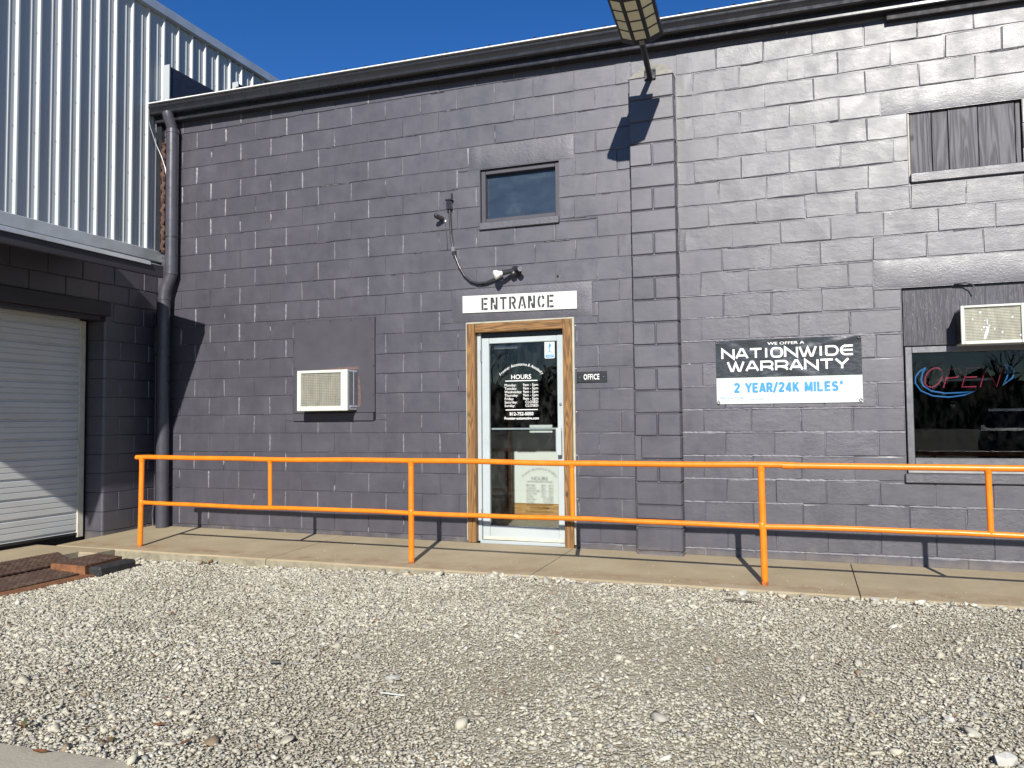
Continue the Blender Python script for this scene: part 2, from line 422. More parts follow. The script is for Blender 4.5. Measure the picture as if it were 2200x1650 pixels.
# ------------------------------------------------------------------ mesh helpers
class MB:
    def __init__(s):
        s.v, s.f, s.mi = [], [], []
    def add(s, verts, faces, mi=0):
        o = len(s.v)
        s.v += [tuple(x) for x in verts]
        s.f += [tuple(i + o for i in f) for f in faces]
        s.mi += [mi] * len(faces)
        return s
    def box(s, x0, x1, y0, y1, z0, z1, b=0.0, mi=0):
        if x0 > x1: x0, x1 = x1, x0
        if y0 > y1: y0, y1 = y1, y0
        if z0 > z1: z0, z1 = z1, z0
        if b <= 0:
            v = [(x, y, z) for x in (x0, x1) for y in (y0, y1) for z in (z0, z1)]
            f = [(0, 1, 3, 2), (4, 6, 7, 5), (0, 4, 5, 1), (2, 3, 7, 6), (0, 2, 6, 4), (1, 5, 7, 3)]
            return s.add(v, f, mi)
        b = min(b, (x1 - x0) * .49, (y1 - y0) * .49, (z1 - z0) * .49)
        v, idx = [], {}
        for i, (X, sx) in enumerate(((x0, 1), (x1, -1))):
            for j, (Y, sy) in enumerate(((y0, 1), (y1, -1))):
                for k, (Z, sz) in enumerate(((z0, 1), (z1, -1))):
                    for a in range(3):
                        idx[(i, j, k, a)] = len(v)
                        v.append((X + (0 if a == 0 else sx * b), Y + (0 if a == 1 else sy * b), Z + (0 if a == 2 else sz * b)))
        f = []
        for i in (0, 1):
            q = [idx[(i, j, k, 0)] for j, k in ((0, 0), (0, 1), (1, 1), (1, 0))]
            f.append(q if i == 0 else q[::-1])
            q = [idx[(j, i, k, 1)] for j, k in ((0, 0), (1, 0), (1, 1), (0, 1))]
            f.append(q if i == 0 else q[::-1])
            q = [idx[(j, k, i, 2)] for j, k in ((0, 0), (0, 1), (1, 1), (1, 0))]
            f.append(q if i == 0 else q[::-1])
        for i in (0, 1):
            for j in (0, 1):
                f.append([idx[(i, j, 0, 0)], idx[(i, j, 0, 1)], idx[(i, j, 1, 1)], idx[(i, j, 1, 0)]])
                f.append([idx[(i, 0, j, 0)], idx[(i, 0, j, 2)], idx[(i, 1, j, 2)], idx[(i, 1, j, 0)]])
                f.append([idx[(0, i, j, 1)], idx[(0, i, j, 2)], idx[(1, i, j, 2)], idx[(1, i, j, 1)]])
                for k in (0, 1):
                    f.append([idx[(i, j, k, 0)], idx[(i, j, k, 1)], idx[(i, j, k, 2)]])
        return s.add(v, f, mi)
    def tube(s, pts, r, n=12, cap=True, mi=0):
        pts = [Vector(p) for p in pts]
        rs = r if isinstance(r, (list, tuple)) else [r] * len(pts)
        rings, up = [], None
        for i, p in enumerate(pts):
            if i == 0: t = pts[1] - p
            elif i == len(pts) - 1: t = p - pts[i - 1]
            else: t = (pts[i + 1] - p).normalized() + (p - pts[i - 1]).normalized()
            t.normalize()
            if up is None:
                up = Vector((0, 0, 1)) if abs(t.z) < .9 else Vector((1, 0, 0))
            a = t.cross(up).normalized()
            up = a.cross(t).normalized()
            rings.append([p + (a * math.cos(2 * math.pi * k / n) + up * math.sin(2 * math.pi * k / n)) * rs[i] for k in range(n)])
        v = [q for ring in rings for q in ring]
        f = []
        for i in range(len(pts) - 1):
            for k in range(n):
                k2 = (k + 1) % n
                f.append((i * n + k, i * n + k2, (i + 1) * n + k2, (i + 1) * n + k))
        if cap:
            f.append(tuple(range(n)))
            f.append(tuple((len(pts) - 1) * n + k for k in reversed(range(n))))
        return s.add(v, f, mi)
    def cyl(s, a, b, r, n=16, mi=0):
        return s.tube([a, b], r, n, True, mi)
    def extrude(s, prof, axis, a0, a1, closed=True, mi=0):
        """prof: 2-D outline in the two other axes (cyclic order x,y,z without axis)."""
        def pt(p, a):
            return {'x': (a, p[0], p[1]), 'y': (p[0], a, p[1]), 'z': (p[0], p[1], a)}[axis]
        n = len(prof)
        v = [pt(p, a0) for p in prof] + [pt(p, a1) for p in prof]
        m = n if closed else n - 1
        f = [(i, (i + 1) % n, n + (i + 1) % n, n + i) for i in range(m)]
        if closed:
            f += [tuple(range(n))[::-1], tuple(range(n, 2 * n))]
        return s.add(v, f, mi)
    def xform(s, fn):
        s.v = [tuple(fn(*v)) for v in s.v]
        return s
    def mesh(s, name):
        me = bpy.data.meshes.new(name)
        me.from_pydata(s.v, [], s.f)
        if any(s.mi):
            me.polygons.foreach_set("material_index", s.mi)
        me.update()
        return me
    def build(s, name, mat, parent=None, smooth=False, normals=True):
        me = s.mesh(name)
        if normals:
            fix_normals(me)
        return link(name, me, mat, parent, smooth)

import bmesh
def fix_normals(me):
    bm = bmesh.new()
    bm.from_mesh(me)
    bmesh.ops.recalc_face_normals(bm, faces=bm.faces)
    bm.to_mesh(me)
    bm.free()

def link(name, me, mat, parent=None, smooth=False):
    mats = mat if isinstance(mat, (list, tuple)) else [mat]
    if not me.materials:
        for m in mats:
            me.materials.append(M[m] if isinstance(m, str) else m)
    if smooth:
        me.polygons.foreach_set("use_smooth", [True] * len(me.polygons))
        try:
            me.set_sharp_from_angle(angle=R(40))
        except Exception:
            pass
    o = bpy.data.objects.new(name, me)
    COL.objects.link(o)
    if parent is not None:
        o.parent = parent
        o.matrix_parent_inverse = Matrix.Translation(parent.location).inverted() if parent.type == 'EMPTY' else Matrix()
    return o

def tag(o, label=None, cat=None, group=None, kind=None):
    if label: o['label'] = label
    if cat: o['category'] = cat
    if group: o['group'] = group
    if kind: o['kind'] = kind
    return o

def empty(name, loc=(0, 0, 0), **k):
    o = bpy.data.objects.new(name, None)
    o.location = loc
    o.empty_display_size = 0.1
    COL.objects.link(o)
    return tag(o, **k)

def copy_part(src, parent, loc=None):
    c = src.copy()
    COL.objects.link(c)
    c.parent = parent
    if loc is not None:
        c.location = loc
    return c

# ---------- lettering
def text_verts(txt, size, bold=0.0, sx=1.0, shear=0.0, space=1.0, align='CENTER'):
    cu = bpy.data.curves.new("lettering_source", 'FONT')
    cu.body = txt
    cu.size = size
    cu.offset = bold
    cu.shear = shear
    cu.space_character = space
    cu.align_x = align
    cu.resolution_u = 3
    ob = bpy.data.objects.new("lettering_source", cu)
    COL.objects.link(ob)
    bpy.context.view_layer.update()
    dg = bpy.context.evaluated_depsgraph_get()
    me = bpy.data.meshes.new_from_object(ob.evaluated_get(dg))
    v = [(p.co.x * sx, p.co.y) for p in me.vertices]
    f = [tuple(p.vertices) for p in me.polygons]
    bpy.data.objects.remove(ob)
    bpy.data.curves.remove(cu)
    bpy.data.meshes.remove(me)
    return v, f

def put_text(mb, txt, x, z, y, size, **k):
    w = k.pop('fit', None)
    v, f = text_verts(txt, size, **k)
    if w:
        xs = [p[0] for p in v]
        s = w / (max(xs) - min(xs))
        v = [(p[0] * s, p[1]) for p in v]
    mb.add([(x + p[0], y, z + p[1]) for p in v], f)

def arc(cx, cz, rx, rz, a0, a1, n=10):
    return [(cx + rx * math.cos(R(a0 + (a1 - a0) * i / n)), cz + rz * math.sin(R(a0 + (a1 - a0) * i / n))) for i in range(n + 1)]

def ribbon(mb, pl, w, place):
    """flat stroke of width w along polyline pl; place maps (x, z) to 3-D"""
    p = [Vector((a[0], a[1])) for a in pl]
    L_, R_ = [], []
    for i, q in enumerate(p):
        d0 = (q - p[i - 1]).normalized() if i else None
        d1 = (p[i + 1] - q).normalized() if i < len(p) - 1 else None
        if d0 is None: d0 = d1
        if d1 is None: d1 = d0
        n0, n1 = Vector((-d0.y, d0.x)), Vector((-d1.y, d1.x))
        m = (n0 + n1)
        m = m.normalized() if m.length > 1e-6 else n0
        k = w / 2 / max(0.45, m.dot(n0))
        L_.append(q + m * k)
        R_.append(q - m * k)
    v = [place(a.x, a.y) for a in L_] + [place(a.x, a.y) for a in R_]
    n = len(p)
    mb.add(v, [(i, n + i, n + i + 1, i + 1) for i in range(n - 1)])

# wide letters on the banner, drawn on a 1 x 1 box
WIDE = {
    'N': [[(0, 0), (0, 1), (1, 0), (1, 1)]],
    'A': [[(0, 0), (.42, .96), (.58, .96), (1, 0)], [(.2, .3), (.8, .3)]],
    'T': [[(0, .94), (1, .94)], [(.5, .94), (.5, 0)]],
    'I': [[(.5, 0), (.5, 1)]],
    'O': [arc(.3, .5, .25, .45, 270, 90)[::1] + arc(.7, .5, .25, .45, 90, -90) + [(.3, .05)]],
    'W': [[(0, 1), (.22, .05), (.32, .05), (.5, .9), (.68, .05), (.78, .05), (1, 1)]],
    'D': [[(.06, .06), (.06, .94), (.55, .94)] + arc(.62, .5, .36, .44, 90, -90) + [(.06, .06)]],
    'E': [[(1, .94), (.4, .94)] + arc(.4, .5, .36, .44, 90, 270) + [(1, .06)], [(.06, .5), (.98, .5)]],
    'R': [[(.06, 0), (.06, .94), (.7, .94)] + arc(.72, .66, .26, .28, 90, -90) + [(.06, .38)], [(.5, .38), (.95, .2), (.97, 0)]],
    'Y': [[(0, 1), (.5, .42), (1, 1)], [(.5, .42), (.5, 0)]],
    'F': [[(.06, 0), (.06, .94), (1, .94)], [(.06, .5), (.85, .5)]],
}
def wide_word(mb, word, x0, x1, z0, h, w, place):
    wt = {'I': 0.35, ' ': 0.5, 'W': 1.35}
    gap = 0.22
    tot = sum(wt.get(c, 1.0) for c in word) + gap * (len(word) - 1)
    u = (x1 - x0) / tot
    x = x0
    for c in word:
        cw = wt.get(c, 1.0) * u
        for k, pl in enumerate(WIDE.get(c, [])):
            dd = k * 0.0004
            fine = []
            for a, b in zip(pl[:-1], pl[1:]):
                for t in (0, .34, .67):
                    fine.append((a[0] + (b[0] - a[0]) * t, a[1] + (b[1] - a[1]) * t))
            fine.append(pl[-1])
            q = [(x + a * cw, z0 + b * h) for a, b in fine]
            ribbon(mb, q, w, lambda X, Z, dd=dd: place(X, Z, dd))
        x += cw + gap * u

# ------------------------------------------------------------------ levels
HC, BL = 0.2032, 0.4064          # block course height and block length
ZJ = lambda n: 4.5576 - HC * n   # height of bed joint n
def walk_z(x, y):
    xx = min(max(x, -1.0), 8.6)
    return (0.060 - 0.0062 * xx) + y * (0.030 - 0.0033 * xx)
def gravel_z(x, y):
    xx = min(max((x - 0.3) / 4.2, 0), 1)
    return -0.075 + 0.066 * xx + 0.010 * math.sin(1.7 * x + 0.6) * math.cos(1.3 * y + x * .4) + 0.006 * math.sin(4.1 * x + 2.2 * y)

# ------------------------------------------------------------------ ground
def grid_mesh(name, x0, x1, y0, y1, nx, ny, zf, mat):
    xs, ys = np.linspace(x0, x1, nx + 1), np.linspace(y0, y1, ny + 1)
    v = [(x, y, zf(x, y)) for y in ys for x in xs]
    f = [(j * (nx + 1) + i, j * (nx + 1) + i + 1, (j + 1) * (nx + 1) + i + 1, (j + 1) * (nx + 1) + i) for j in range(ny) for i in range(nx)]
    return MB().add(v, f).build(name, mat, smooth=True)

def ground_sheet():
    xs = [-500, -120, -40, -12, -5, -2] + list(np.linspace(-0.6, 11, 59)) + [13, 18, 30, 60, 150, 500]
    ys = [-500, -150, -60, -25, -14, -9, -7] + list(np.linspace(-6, -0.9, 35)) + [0.5, 6, 30, 120, 500]
    v = []
    for y in ys:
        for x in xs:
            z = gravel_z(x, y) - 0.008 if (-1 < x < 12 and -7 < y < 0) else -0.06
            if y > -0.95: z = -0.12
            v.append((x, y, z))
    nx = len(xs)
    f = [(j * nx + i, j * nx + i + 1, (j + 1) * nx + i + 1, (j + 1) * nx + i) for j in range(len(ys) - 1) for i in range(nx - 1)]
    o = MB().add(v, f).build('ground', 'gravel_bed', smooth=True)
    o['kind'] = 'structure'
ground_sheet()

# sidewalk: separate slabs with open control joints
walk = tag(empty('sidewalk', (4, -0.6, 0)), kind='structure')
def slab(x0, x1, y0, y1, name='slab', parent=walk, mat=('concrete', 'kerb'), bottom=-0.16, zf=walk_z):
    nx, ny = max(2, int((x1 - x0) / 0.3)), max(2, int((y1 - y0) / 0.2))
    mb = MB()
    b = 0.012
    def wob(x, y):
        e = 0.0
        if abs(y - y0) < 1e-6: e = 0.008 * math.sin(9 * x) * math.sin(3.1 * x + 1) - 0.004
        return (x, y + e, zf(x, y) - (b if (abs(y - y0) < 1e-6) else 0))
    xs = np.linspace(x0, x1, nx + 1)
    ys = [y0] + list(np.linspace(y0 + b, y1, ny))
    n = nx + 1
    mb.add([wob(x, y) for y in ys for x in xs], [(j * n + i, j * n + i + 1, (j + 1) * n + i + 1, (j + 1) * n + i) for j in range(len(ys) - 1) for i in range(nx)])
    top = [wob(x, y0) for x in xs]
    mb.add(top + [(p[0], p[1] - 0.004, bottom) for p in top], [(i, n + i, n + i + 1, i + 1) for i in range(nx)], 1)
    for X in (x0, x1):
        e = [wob(X, y) for y in ys]
        m_ = len(e)
        mb.add(e + [(p[0], p[1], bottom) for p in e], [(i, i + 1, m_ + i + 1, m_ + i) for i in range(m_ - 1)], 1)
    return mb.build(name, mat, parent)
g = 0.004
slab(-0.56, 0.24 - 0, -1.285, -0.02)
slab(0.24 + .0005, 1.95 - g, -1.285, -0.02)
slab(1.95 + g, 4.42 - g, -1.285, -0.02)
slab(4.42 + g, 6.79 - g, -1.285, -0.02)
slab(6.79 + g, 9.2 - g, -1.285, -0.02)
slab(9.2 + g, 11.6, -1.285, -0.02)
apron = tag(empty('garage_apron', (-0.3, -4, 0)), kind='structure')
azf = lambda x, y: walk_z(x, -1.285) - 0.004
slab(-1.4, -0.022, -9.0, -1.289, 'slab', apron, zf=azf)
slab(-0.020, 0.20, -1.50, -1.2895, 'slab', apron, zf=azf)
mb = MB().box(0.9, 4.12, -9.0, -4.94, -0.2, -0.012, 0.012)
mb.xform(lambda x, y, z: (x, y + 0.012 * math.sin(5 * x) + 0.05 * (x - 3.7) * (1 if y > -6 else 0), z))
tag(mb.build('concrete_pad', 'concrete_grey'), kind='structure')

# ------------------------------------------------------------------ the block building
bld = empty('block_building', (4, 1, 0), label='dark grey painted concrete block building with a wooden door frame', cat='building')
FACE = 0.0
# openings: x0, x1, z0, z1
OPEN_ = [(1.315, 2.315, 1.235, 2.305), (3.345, 4.43, 0.0, 2.19), (3.495, 4.31, 3.105, 3.71), (7.235, 9.6, 0.69, 2.285), (7.32, 8.14, 3.15, 3.74)]
LINT = [(3.375, 4.46, 3.714, 3.948), (3.19, 4.62, 2.194, 2.523), (7.03, 9.8, 2.289, 2.523), (7.12, 8.36, 3.744, 3.948)]
PILX = (5.02, 5.43)

# mortar core behind the blocks
def core():
    xs = sorted({-1.1, 5.02, 13.0} | {a for o in OPEN_ for a in o[:2]})
    zs = sorted({-0.15, 4.86} | {a for o in OPEN_ for a in o[2:]})
    mb = MB()
    for i in range(len(xs) - 1):
        for j in range(len(zs) - 1):
            cx, cz = (xs[i] + xs[i + 1]) / 2, (zs[j] + zs[j + 1]) / 2
            if any(o[0] < cx < o[1] and o[2] < cz < o[3] for o in OPEN_):
                continue
            mb.add([(xs[i], 0.0045, zs[j]), (xs[i + 1], 0.0045, zs[j]), (xs[i + 1], 0.0045, zs[j + 1]), (xs[i], 0.0045, zs[j + 1])], [(0, 1, 2, 3)])
    for x0, x1, z0, z1 in OPEN_:   # reveals
        d = 0.2
        mb.add([(x0, .005, z0), (x0, d, z0), (x0, d, z1), (x0, .005, z1)], [(0, 1, 2, 3)])
        mb.add([(x1, .005, z0), (x1, d, z0), (x1, d, z1), (x1, .005, z1)], [(3, 2, 1, 0)])
        mb.add([(x0, .005, z1), (x1, .005, z1), (x1, d, z1), (x0, d, z1)], [(3, 2, 1, 0)])
        mb.add([(x0, .005, z0), (x1, .005, z0), (x1, d, z0), (x0, d, z0)], [(0, 1, 2, 3)])
    mb.build('mortar', 'paint_mortar', bld)
    # inner skin, so that no daylight leaks into the rooms
    back = MB()
    for i in range(len(xs) - 1):
        for j in range(len(zs) - 1):
            cx, cz = (xs[i] + xs[i + 1]) / 2, (zs[j] + zs[j + 1]) / 2
            if any(o[0] < cx < o[1] and o[2] < cz < o[3] for o in OPEN_):
                continue
            back.add([(xs[i], 0.2, zs[j]), (xs[i + 1], 0.2, zs[j]), (xs[i + 1], 0.2, zs[j + 1]), (xs[i], 0.2, zs[j + 1])], [(3, 2, 1, 0)])
    back.build('inner_wall', 'interior', bld)
core()

def block_mesh(w, h, seed, rough=1.0, mat='paint'):
    """one painted block face, centred: chamfered, uneven arris, slightly dished face; about 40 triangles"""
    r = random.Random(seed)
    j = 0.0034
    hw, hh = w / 2 - j * .35, h / 2 - j * 1.25
    back, bev = 0.010, 0.004
    N_ = 3 if w > 0.25 else 2
    def edge(u0, v0, u1, v1, n):
        return [(u0 + (u1 - u0) * i / n, v0 + (v1 - v0) * i / n) for i in range(n)]
    loop = edge(-hw, -hh, hw, -hh, N_) + edge(hw, -hh, hw, hh, 1) + edge(hw, hh, -hw, hh, N_) + edge(-hw, hh, -hw, -hh, 1)
    n = len(loop)
    outer, mid, inner = [], [], []
    for (u, v) in loop:
        k = r.uniform(-1, 1) * 0.0022 * rough
        cr = 0.003 if (abs(abs(u) - hw) < 1e-6 and abs(abs(v) - hh) < 1e-6) else 0
        uu, vv = u - math.copysign(cr, u), v - math.copysign(cr, v)
        outer.append((uu + k, back, vv + k))
        mid.append((uu + k, 0.0012, vv + k))
        bb = bev + r.uniform(-.002, .004) * rough
        inner.append((u - math.copysign(min(bb, abs(u)), u) if abs(abs(u) - hw) < 1e-6 else u,
                      -0.002 + r.uniform(-.0007, .0007) * rough,
                      v - math.copysign(bb, v)))
    v = outer + mid + inner
    f = []
    for a in (0, n):
        for i in range(n):
            k = (i + 1) % n
            f.append((a + i, a + k, a + n + k, a + n + i))
    # face: strip of quads between bottom and top rows
    bot = [2 * n + i for i in range(N_ + 1)]
    topv = [2 * n + (n - 1 - i) for i in range(N_ + 1)]
    topv = [2 * n + N_ + 1 + N_ - i for i in range(N_ + 1)]
    for i in range(N_):
        f.append((bot[i], bot[i + 1], topv[i + 1], topv[i]))
    me = bpy.data.meshes.new('block')
    me.from_pydata(v, [], f)
    me.materials.append(M[mat])
    fix_normals(me)
    return me

FULL = [block_mesh(BL, HC, 100 + i) for i in range(10)]
FULLR = [block_mesh(BL, HC, 200 + i, 1.7, 'paint_rough') for i in range(10)]
cut_cache = {}
def cut_mesh(w, h):
    key = (round(w, 2), round(h, 2), rnd.randrange(2))
    if key not in cut_cache:
        cut_cache[key] = block_mesh(w, h, hash(key) % 9999, 1.3)
    me = cut_cache[key]
    return me, w / key[0], h / key[1]

pieces = []      # (x0, x1, z0, z1, right-hand section?)
def subtract(x0, x1, z0, z1, holes):
    segs = [(x0, x1, z0, z1)]
    for hx0, hx1, hz0, hz1 in holes:
        out = []
        for a, b, c, d in segs:
            if hx1 <= a + .004 or hx0 >= b - .004 or hz1 <= c + .004 or hz0 >= d - .004:
                out.append((a, b, c, d))
                continue
            # split along z first where the hole ends inside the course
            if hz0 > c + .03: out.append((a, b, c, hz0))
            if hz1 < d - .03: out.append((a, b, hz1, d))
            lo, hi = max(c, hz0) if hz0 > c + .03 else c, min(d, hz1) if hz1 < d - .03 else d
            if hx0 > a + .02: out.append((a, hx0, lo, hi))
            if hx1 < b - .02: out.append((hx1, b, lo, hi))
        segs = out
    return [s for s in segs if s[1] - s[0] > .03 and s[3] - s[2] > .03]

holes = OPEN_ + LINT
for n in range(-2, 23):
    z1, z0 = ZJ(n), ZJ(n + 1)
    if z0 > 4.62: continue
    if n == 22: z0 = z1 - 0.13
    def row(xa, xb, off):
        k0 = math.floor((xa - off) / BL)
        x = off + k0 * BL
        while x < xb:
            jit = 0.012 * math.sin(12.9898 * (x + n * 78.233))
            a, b = max(x + 0, xa), min(x + BL, xb)
            if b - a > 0.05:
                for s in subtract(a, b, z0, z1, holes):
                    pieces.append((*s, xa > 5, n))
            x += BL
    row(-0.56, PILX[0], 0.0 if n % 2 == 0 else BL / 2)
    if n <= 6: off = 5.79 if n % 2 == 0 else 5.58
    elif n == 7: off = 5.70
    elif n == 8: off = 5.49
    else: off = 5.62 if n % 2 == 0 else 5.81
    row(PILX[1], 9.85, off)

cam_inv = None
def project(p):
    global cam_inv
    if cam_inv is None:
        cam_inv = (Matrix.Translation(cam.location) @ cam.rotation_euler.to_matrix().to_4x4()).inverted()
    q = cam_inv @ Vector(p)
    k = cam_data.lens / 36.0
    return (0.5 + k * q.x / -q.z, 0.375 + k * q.y / -q.z)

def shown(s):
    ps = [project((x, 0, z)) for x in s[:2] for z in s[2:4]]
    xs, ys = [min(max(p[0], 0), 1) for p in ps], [min(max(p[1], 0), .75) for p in ps]
    return (max(xs) - min(xs)) * (max(ys) - min(ys))
pieces.sort(key=shown, reverse=True)
rest = MB()
for i, (x0, x1, z0, z1, right, n) in enumerate(pieces):
    w, h = x1 - x0, z1 - z0
    cx, cz = (x0 + x1) / 2, (z0 + z1) / 2
    dy = rnd.uniform(-.0022, .0022) * (1.4 if right else 1)
    rot = (rnd.uniform(-.003, .003), rnd.uniform(-.004, .004), rnd.uniform(-.0025, .0025))
    if abs(w - BL) < .002 and abs(h - HC) < .002:
        me, sx, sz = (FULLR if right else FULL)[rnd.randrange(10)], 1, 1
        if rnd.random() < .5: sx = -1
    else:
        me, sx, sz = cut_mesh(w, h)
    if i < 296:
        o = bpy.data.objects.new('block', me)
        COL.objects.link(o)
        o.parent = bld
        o.matrix_parent_inverse = Matrix.Translation(bld.location).inverted()
        o.location = (cx, dy, cz)
        o.rotation_euler = rot
        o.scale = (sx, 1, sz)
    else:
        mtx = Matrix.Translation((cx, dy, cz)) @ Euler(rot).to_matrix().to_4x4() @ Matrix.Diagonal((abs(sx), 1, sz, 1))
        rest.add([mtx @ v.co for v in me.vertices], [tuple(p.vertices) for p in me.polygons])
tag(rest.build('small_blocks', 'paint', bld), kind='stuff')

# rough lintels over the openings
def lintel(x0, x1, z0, z1, seed):
    r = random.Random(seed)
    nx, nz = int((x1 - x0) / .05), max(3, int((z1 - z0) / .05))
    mb = MB()
    v = []
    for j in range(nz + 1):
        for i in range(nx + 1):
            e = 1 if i in (0, nx) or j in (0, nz) else 0
            v.append((x0 + .004 + (x1 - x0 - .008) * i / nx, (0.002 if e else -0.003 + r.uniform(-.0015, .0015)), z0 + .003 + (z1 - z0 - .006) * j / nz))
    n = nx + 1
    mb.add(v, [(j * n + i, j * n + i + 1, (j + 1) * n + i + 1, (j + 1) * n + i) for j in range(nz) for i in range(nx)])
    return mb.build('lintel', 'stucco', bld, smooth=True)
for i, l in enumerate(LINT):
    lintel(*l, i)

# thick paint ridges left on the joints: too fine to pick apart
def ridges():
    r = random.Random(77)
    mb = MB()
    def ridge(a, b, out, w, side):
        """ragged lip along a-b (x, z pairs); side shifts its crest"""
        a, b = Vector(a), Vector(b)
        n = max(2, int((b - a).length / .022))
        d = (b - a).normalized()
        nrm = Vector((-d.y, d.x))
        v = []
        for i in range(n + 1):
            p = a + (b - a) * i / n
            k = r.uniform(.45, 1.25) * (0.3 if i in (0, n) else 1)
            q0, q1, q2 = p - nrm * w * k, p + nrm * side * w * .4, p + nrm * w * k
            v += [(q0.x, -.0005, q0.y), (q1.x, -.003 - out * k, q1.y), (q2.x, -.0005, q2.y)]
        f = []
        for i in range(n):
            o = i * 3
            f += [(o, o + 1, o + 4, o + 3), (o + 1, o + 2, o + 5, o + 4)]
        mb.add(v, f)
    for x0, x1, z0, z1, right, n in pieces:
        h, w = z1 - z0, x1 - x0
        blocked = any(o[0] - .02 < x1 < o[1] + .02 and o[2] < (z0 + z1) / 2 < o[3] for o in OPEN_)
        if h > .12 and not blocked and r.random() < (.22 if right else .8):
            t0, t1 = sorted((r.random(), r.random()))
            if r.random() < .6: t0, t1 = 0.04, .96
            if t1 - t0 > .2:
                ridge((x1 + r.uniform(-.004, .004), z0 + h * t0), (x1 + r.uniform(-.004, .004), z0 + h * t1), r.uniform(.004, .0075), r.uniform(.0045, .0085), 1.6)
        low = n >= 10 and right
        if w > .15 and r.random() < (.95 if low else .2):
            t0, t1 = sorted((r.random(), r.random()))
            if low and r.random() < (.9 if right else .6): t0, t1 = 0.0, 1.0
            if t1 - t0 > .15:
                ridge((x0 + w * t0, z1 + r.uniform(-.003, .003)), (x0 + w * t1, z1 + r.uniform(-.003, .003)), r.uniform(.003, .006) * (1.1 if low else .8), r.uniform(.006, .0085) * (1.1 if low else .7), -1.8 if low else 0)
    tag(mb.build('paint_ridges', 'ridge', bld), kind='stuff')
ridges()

# pilaster
pil = empty('pilaster', (5.225, -0.08, 0))
pil.parent = bld
pil.matrix_parent_inverse = Matrix.Translation(bld.location).inverted()
PY = -0.145
def bbox_block(x0, x1, y0, y1, z0, z1, seed, b=0.009):
    r = random.Random(seed)
    mb = MB().box(x0 + .003, x1 - .003, y0, y1, z0 + .003, z1 - .003, b)
    return mb.xform(lambda x, y, z: (x + r.uniform(-.002, .002), y + r.uniform(-.002, .002), z + r.uniform(-.002, .002)))
for n in range(1, 23):
    z1, z0 = ZJ(n) - 0.03, ZJ(n + 1) - 0.03
    if n == 22: z0 = -0.05
    lean = lambda z: 0.008 * (4.4 - z) / 4.4
    dx = lean(z0) * 2
    if n % 2 == 0 and n < 20 and n > 2:
        xm = 5.225 + dx
        bbox_block(PILX[0] + dx, xm, PY, 0.0, z0, z1, n).build('pilaster_block', 'paint', pil)
        bbox_block(xm, PILX[1] + dx, PY, 0.0, z0, z1, n + 50).build('pilaster_block', 'paint', pil)
    else:
        xa = PILX[0] + dx + (0.05 if n == 17 else 0)
        bbox_block(xa, PILX[1] + dx, PY, 0.0, z0, z1, n).build('pilaster_block', 'paint', pil)
MB().box(PILX[0] + .012, PILX[1] - .004, PY + .012, 0.004, -.05, ZJ(1) - .04).build('pilaster_mortar', 'paint_mortar', pil)
zt = ZJ(1) - 0.03
capv = [(5.02, PY, zt), (5.43, PY, zt), (5.43, 0.0, zt), (5.02, 0, zt), (5.13, -.03, zt + .15), (5.33, -.03, zt + .15), (5.33, .005, zt + .15), (5.13, .005, zt + .15)]
MB().add(capv, [(0, 1, 5, 4), (1, 2, 6, 5), (3, 0, 4, 7), (4, 5, 6, 7), (0, 3, 2, 1)]).build('pilaster_cap', 'cap_render', pil)

# ---------- fascia, gutter, roof edge
GS = -0.0145
def gz(x): return 4.865 + GS * (x + 0.5)        # gutter lip height
def sloped(mb): return mb.xform(lambda x, y, z: (x, y, z + GS * (x + 0.5)))
GX0, GX1 = -0.53, 12.5
z = 4.865
gprof = [(-.100, z - .012), (-.100, z - .10), (-.155, z - .10), (-.172, z - .088), (-.176, z - .062), (-.190, z - .040), (-.205, z - .022), (-.208, z - .004),
         (-.200, z), (-.194, z - .006), (-.196, z - .02), (-.182, z - .04), (-.168, z - .062), (-.164, z - .084), (-.15, z - .092), (-.108, z - .092), (-.108, z - .012)]
sloped(MB().extrude(gprof, 'x', GX0, GX1)).build('gutter', 'trim_paint', bld)
sloped(MB().extrude([(-.095, z - .02), (-.095, z - .155), (-.108, z - .166), (-.104, z - .172), (-.085, z - .165), (-.080, z - .02)], 'x', GX0, GX1)).build('fascia', 'trim_paint', bld)
sloped(MB().extrude([(-.08, z - .168), (0.008, z - .168), (0.008, z - .150), (-.08, z - .150)], 'x', GX0, GX1)).build('soffit', 'dark_soffit', bld)
sloped(MB().extrude([(-.078, z - .149), (0.008, z - .149), (0.008, z + .02), (-.078, z + .02)], 'x', GX0, GX1)).build('eave_filler', 'dark_soffit', bld)
sloped(MB().box(7.18, 8.45, -.062, -.012, z - .232, z - .170, .004)).build('dark_bar', 'dark_soffit', bld)  # dark bar below the fascia towards the right end
sloped(MB().box(GX0, GX1, -.214, -.06, z + .022, z + .031)).build('drip_edge', 'white_edge', bld)
roof = MB().add([(GX0, -.20, z + .033), (GX1, -.20, z + .033), (GX1, 12, z + 1.1), (GX0, 12, z + 1.1)], [(0, 1, 2, 3)])
roof = sloped(roof).build('roof', 'roof', bld)
rib = MB().extrude([(-.022, 0), (-.011, .02), (.011, .02), (.022, 0)], 'y', -.198, 5.0)
rib.xform(lambda x, y, zz: (x, y, zz + .0 + (y + .2) * .0875))
ribme = rib.mesh('roof_rib')
fix_normals(ribme)
ribme.materials.append(M['roof'])
k = 0
x = GX0 + .1
while x < GX1:
    o = bpy.data.objects.new('roof_rib', ribme)
    COL.objects.link(o)
    o.parent = roof
    o.location = (x, 0, gz(x) + .034)
    x += .2286

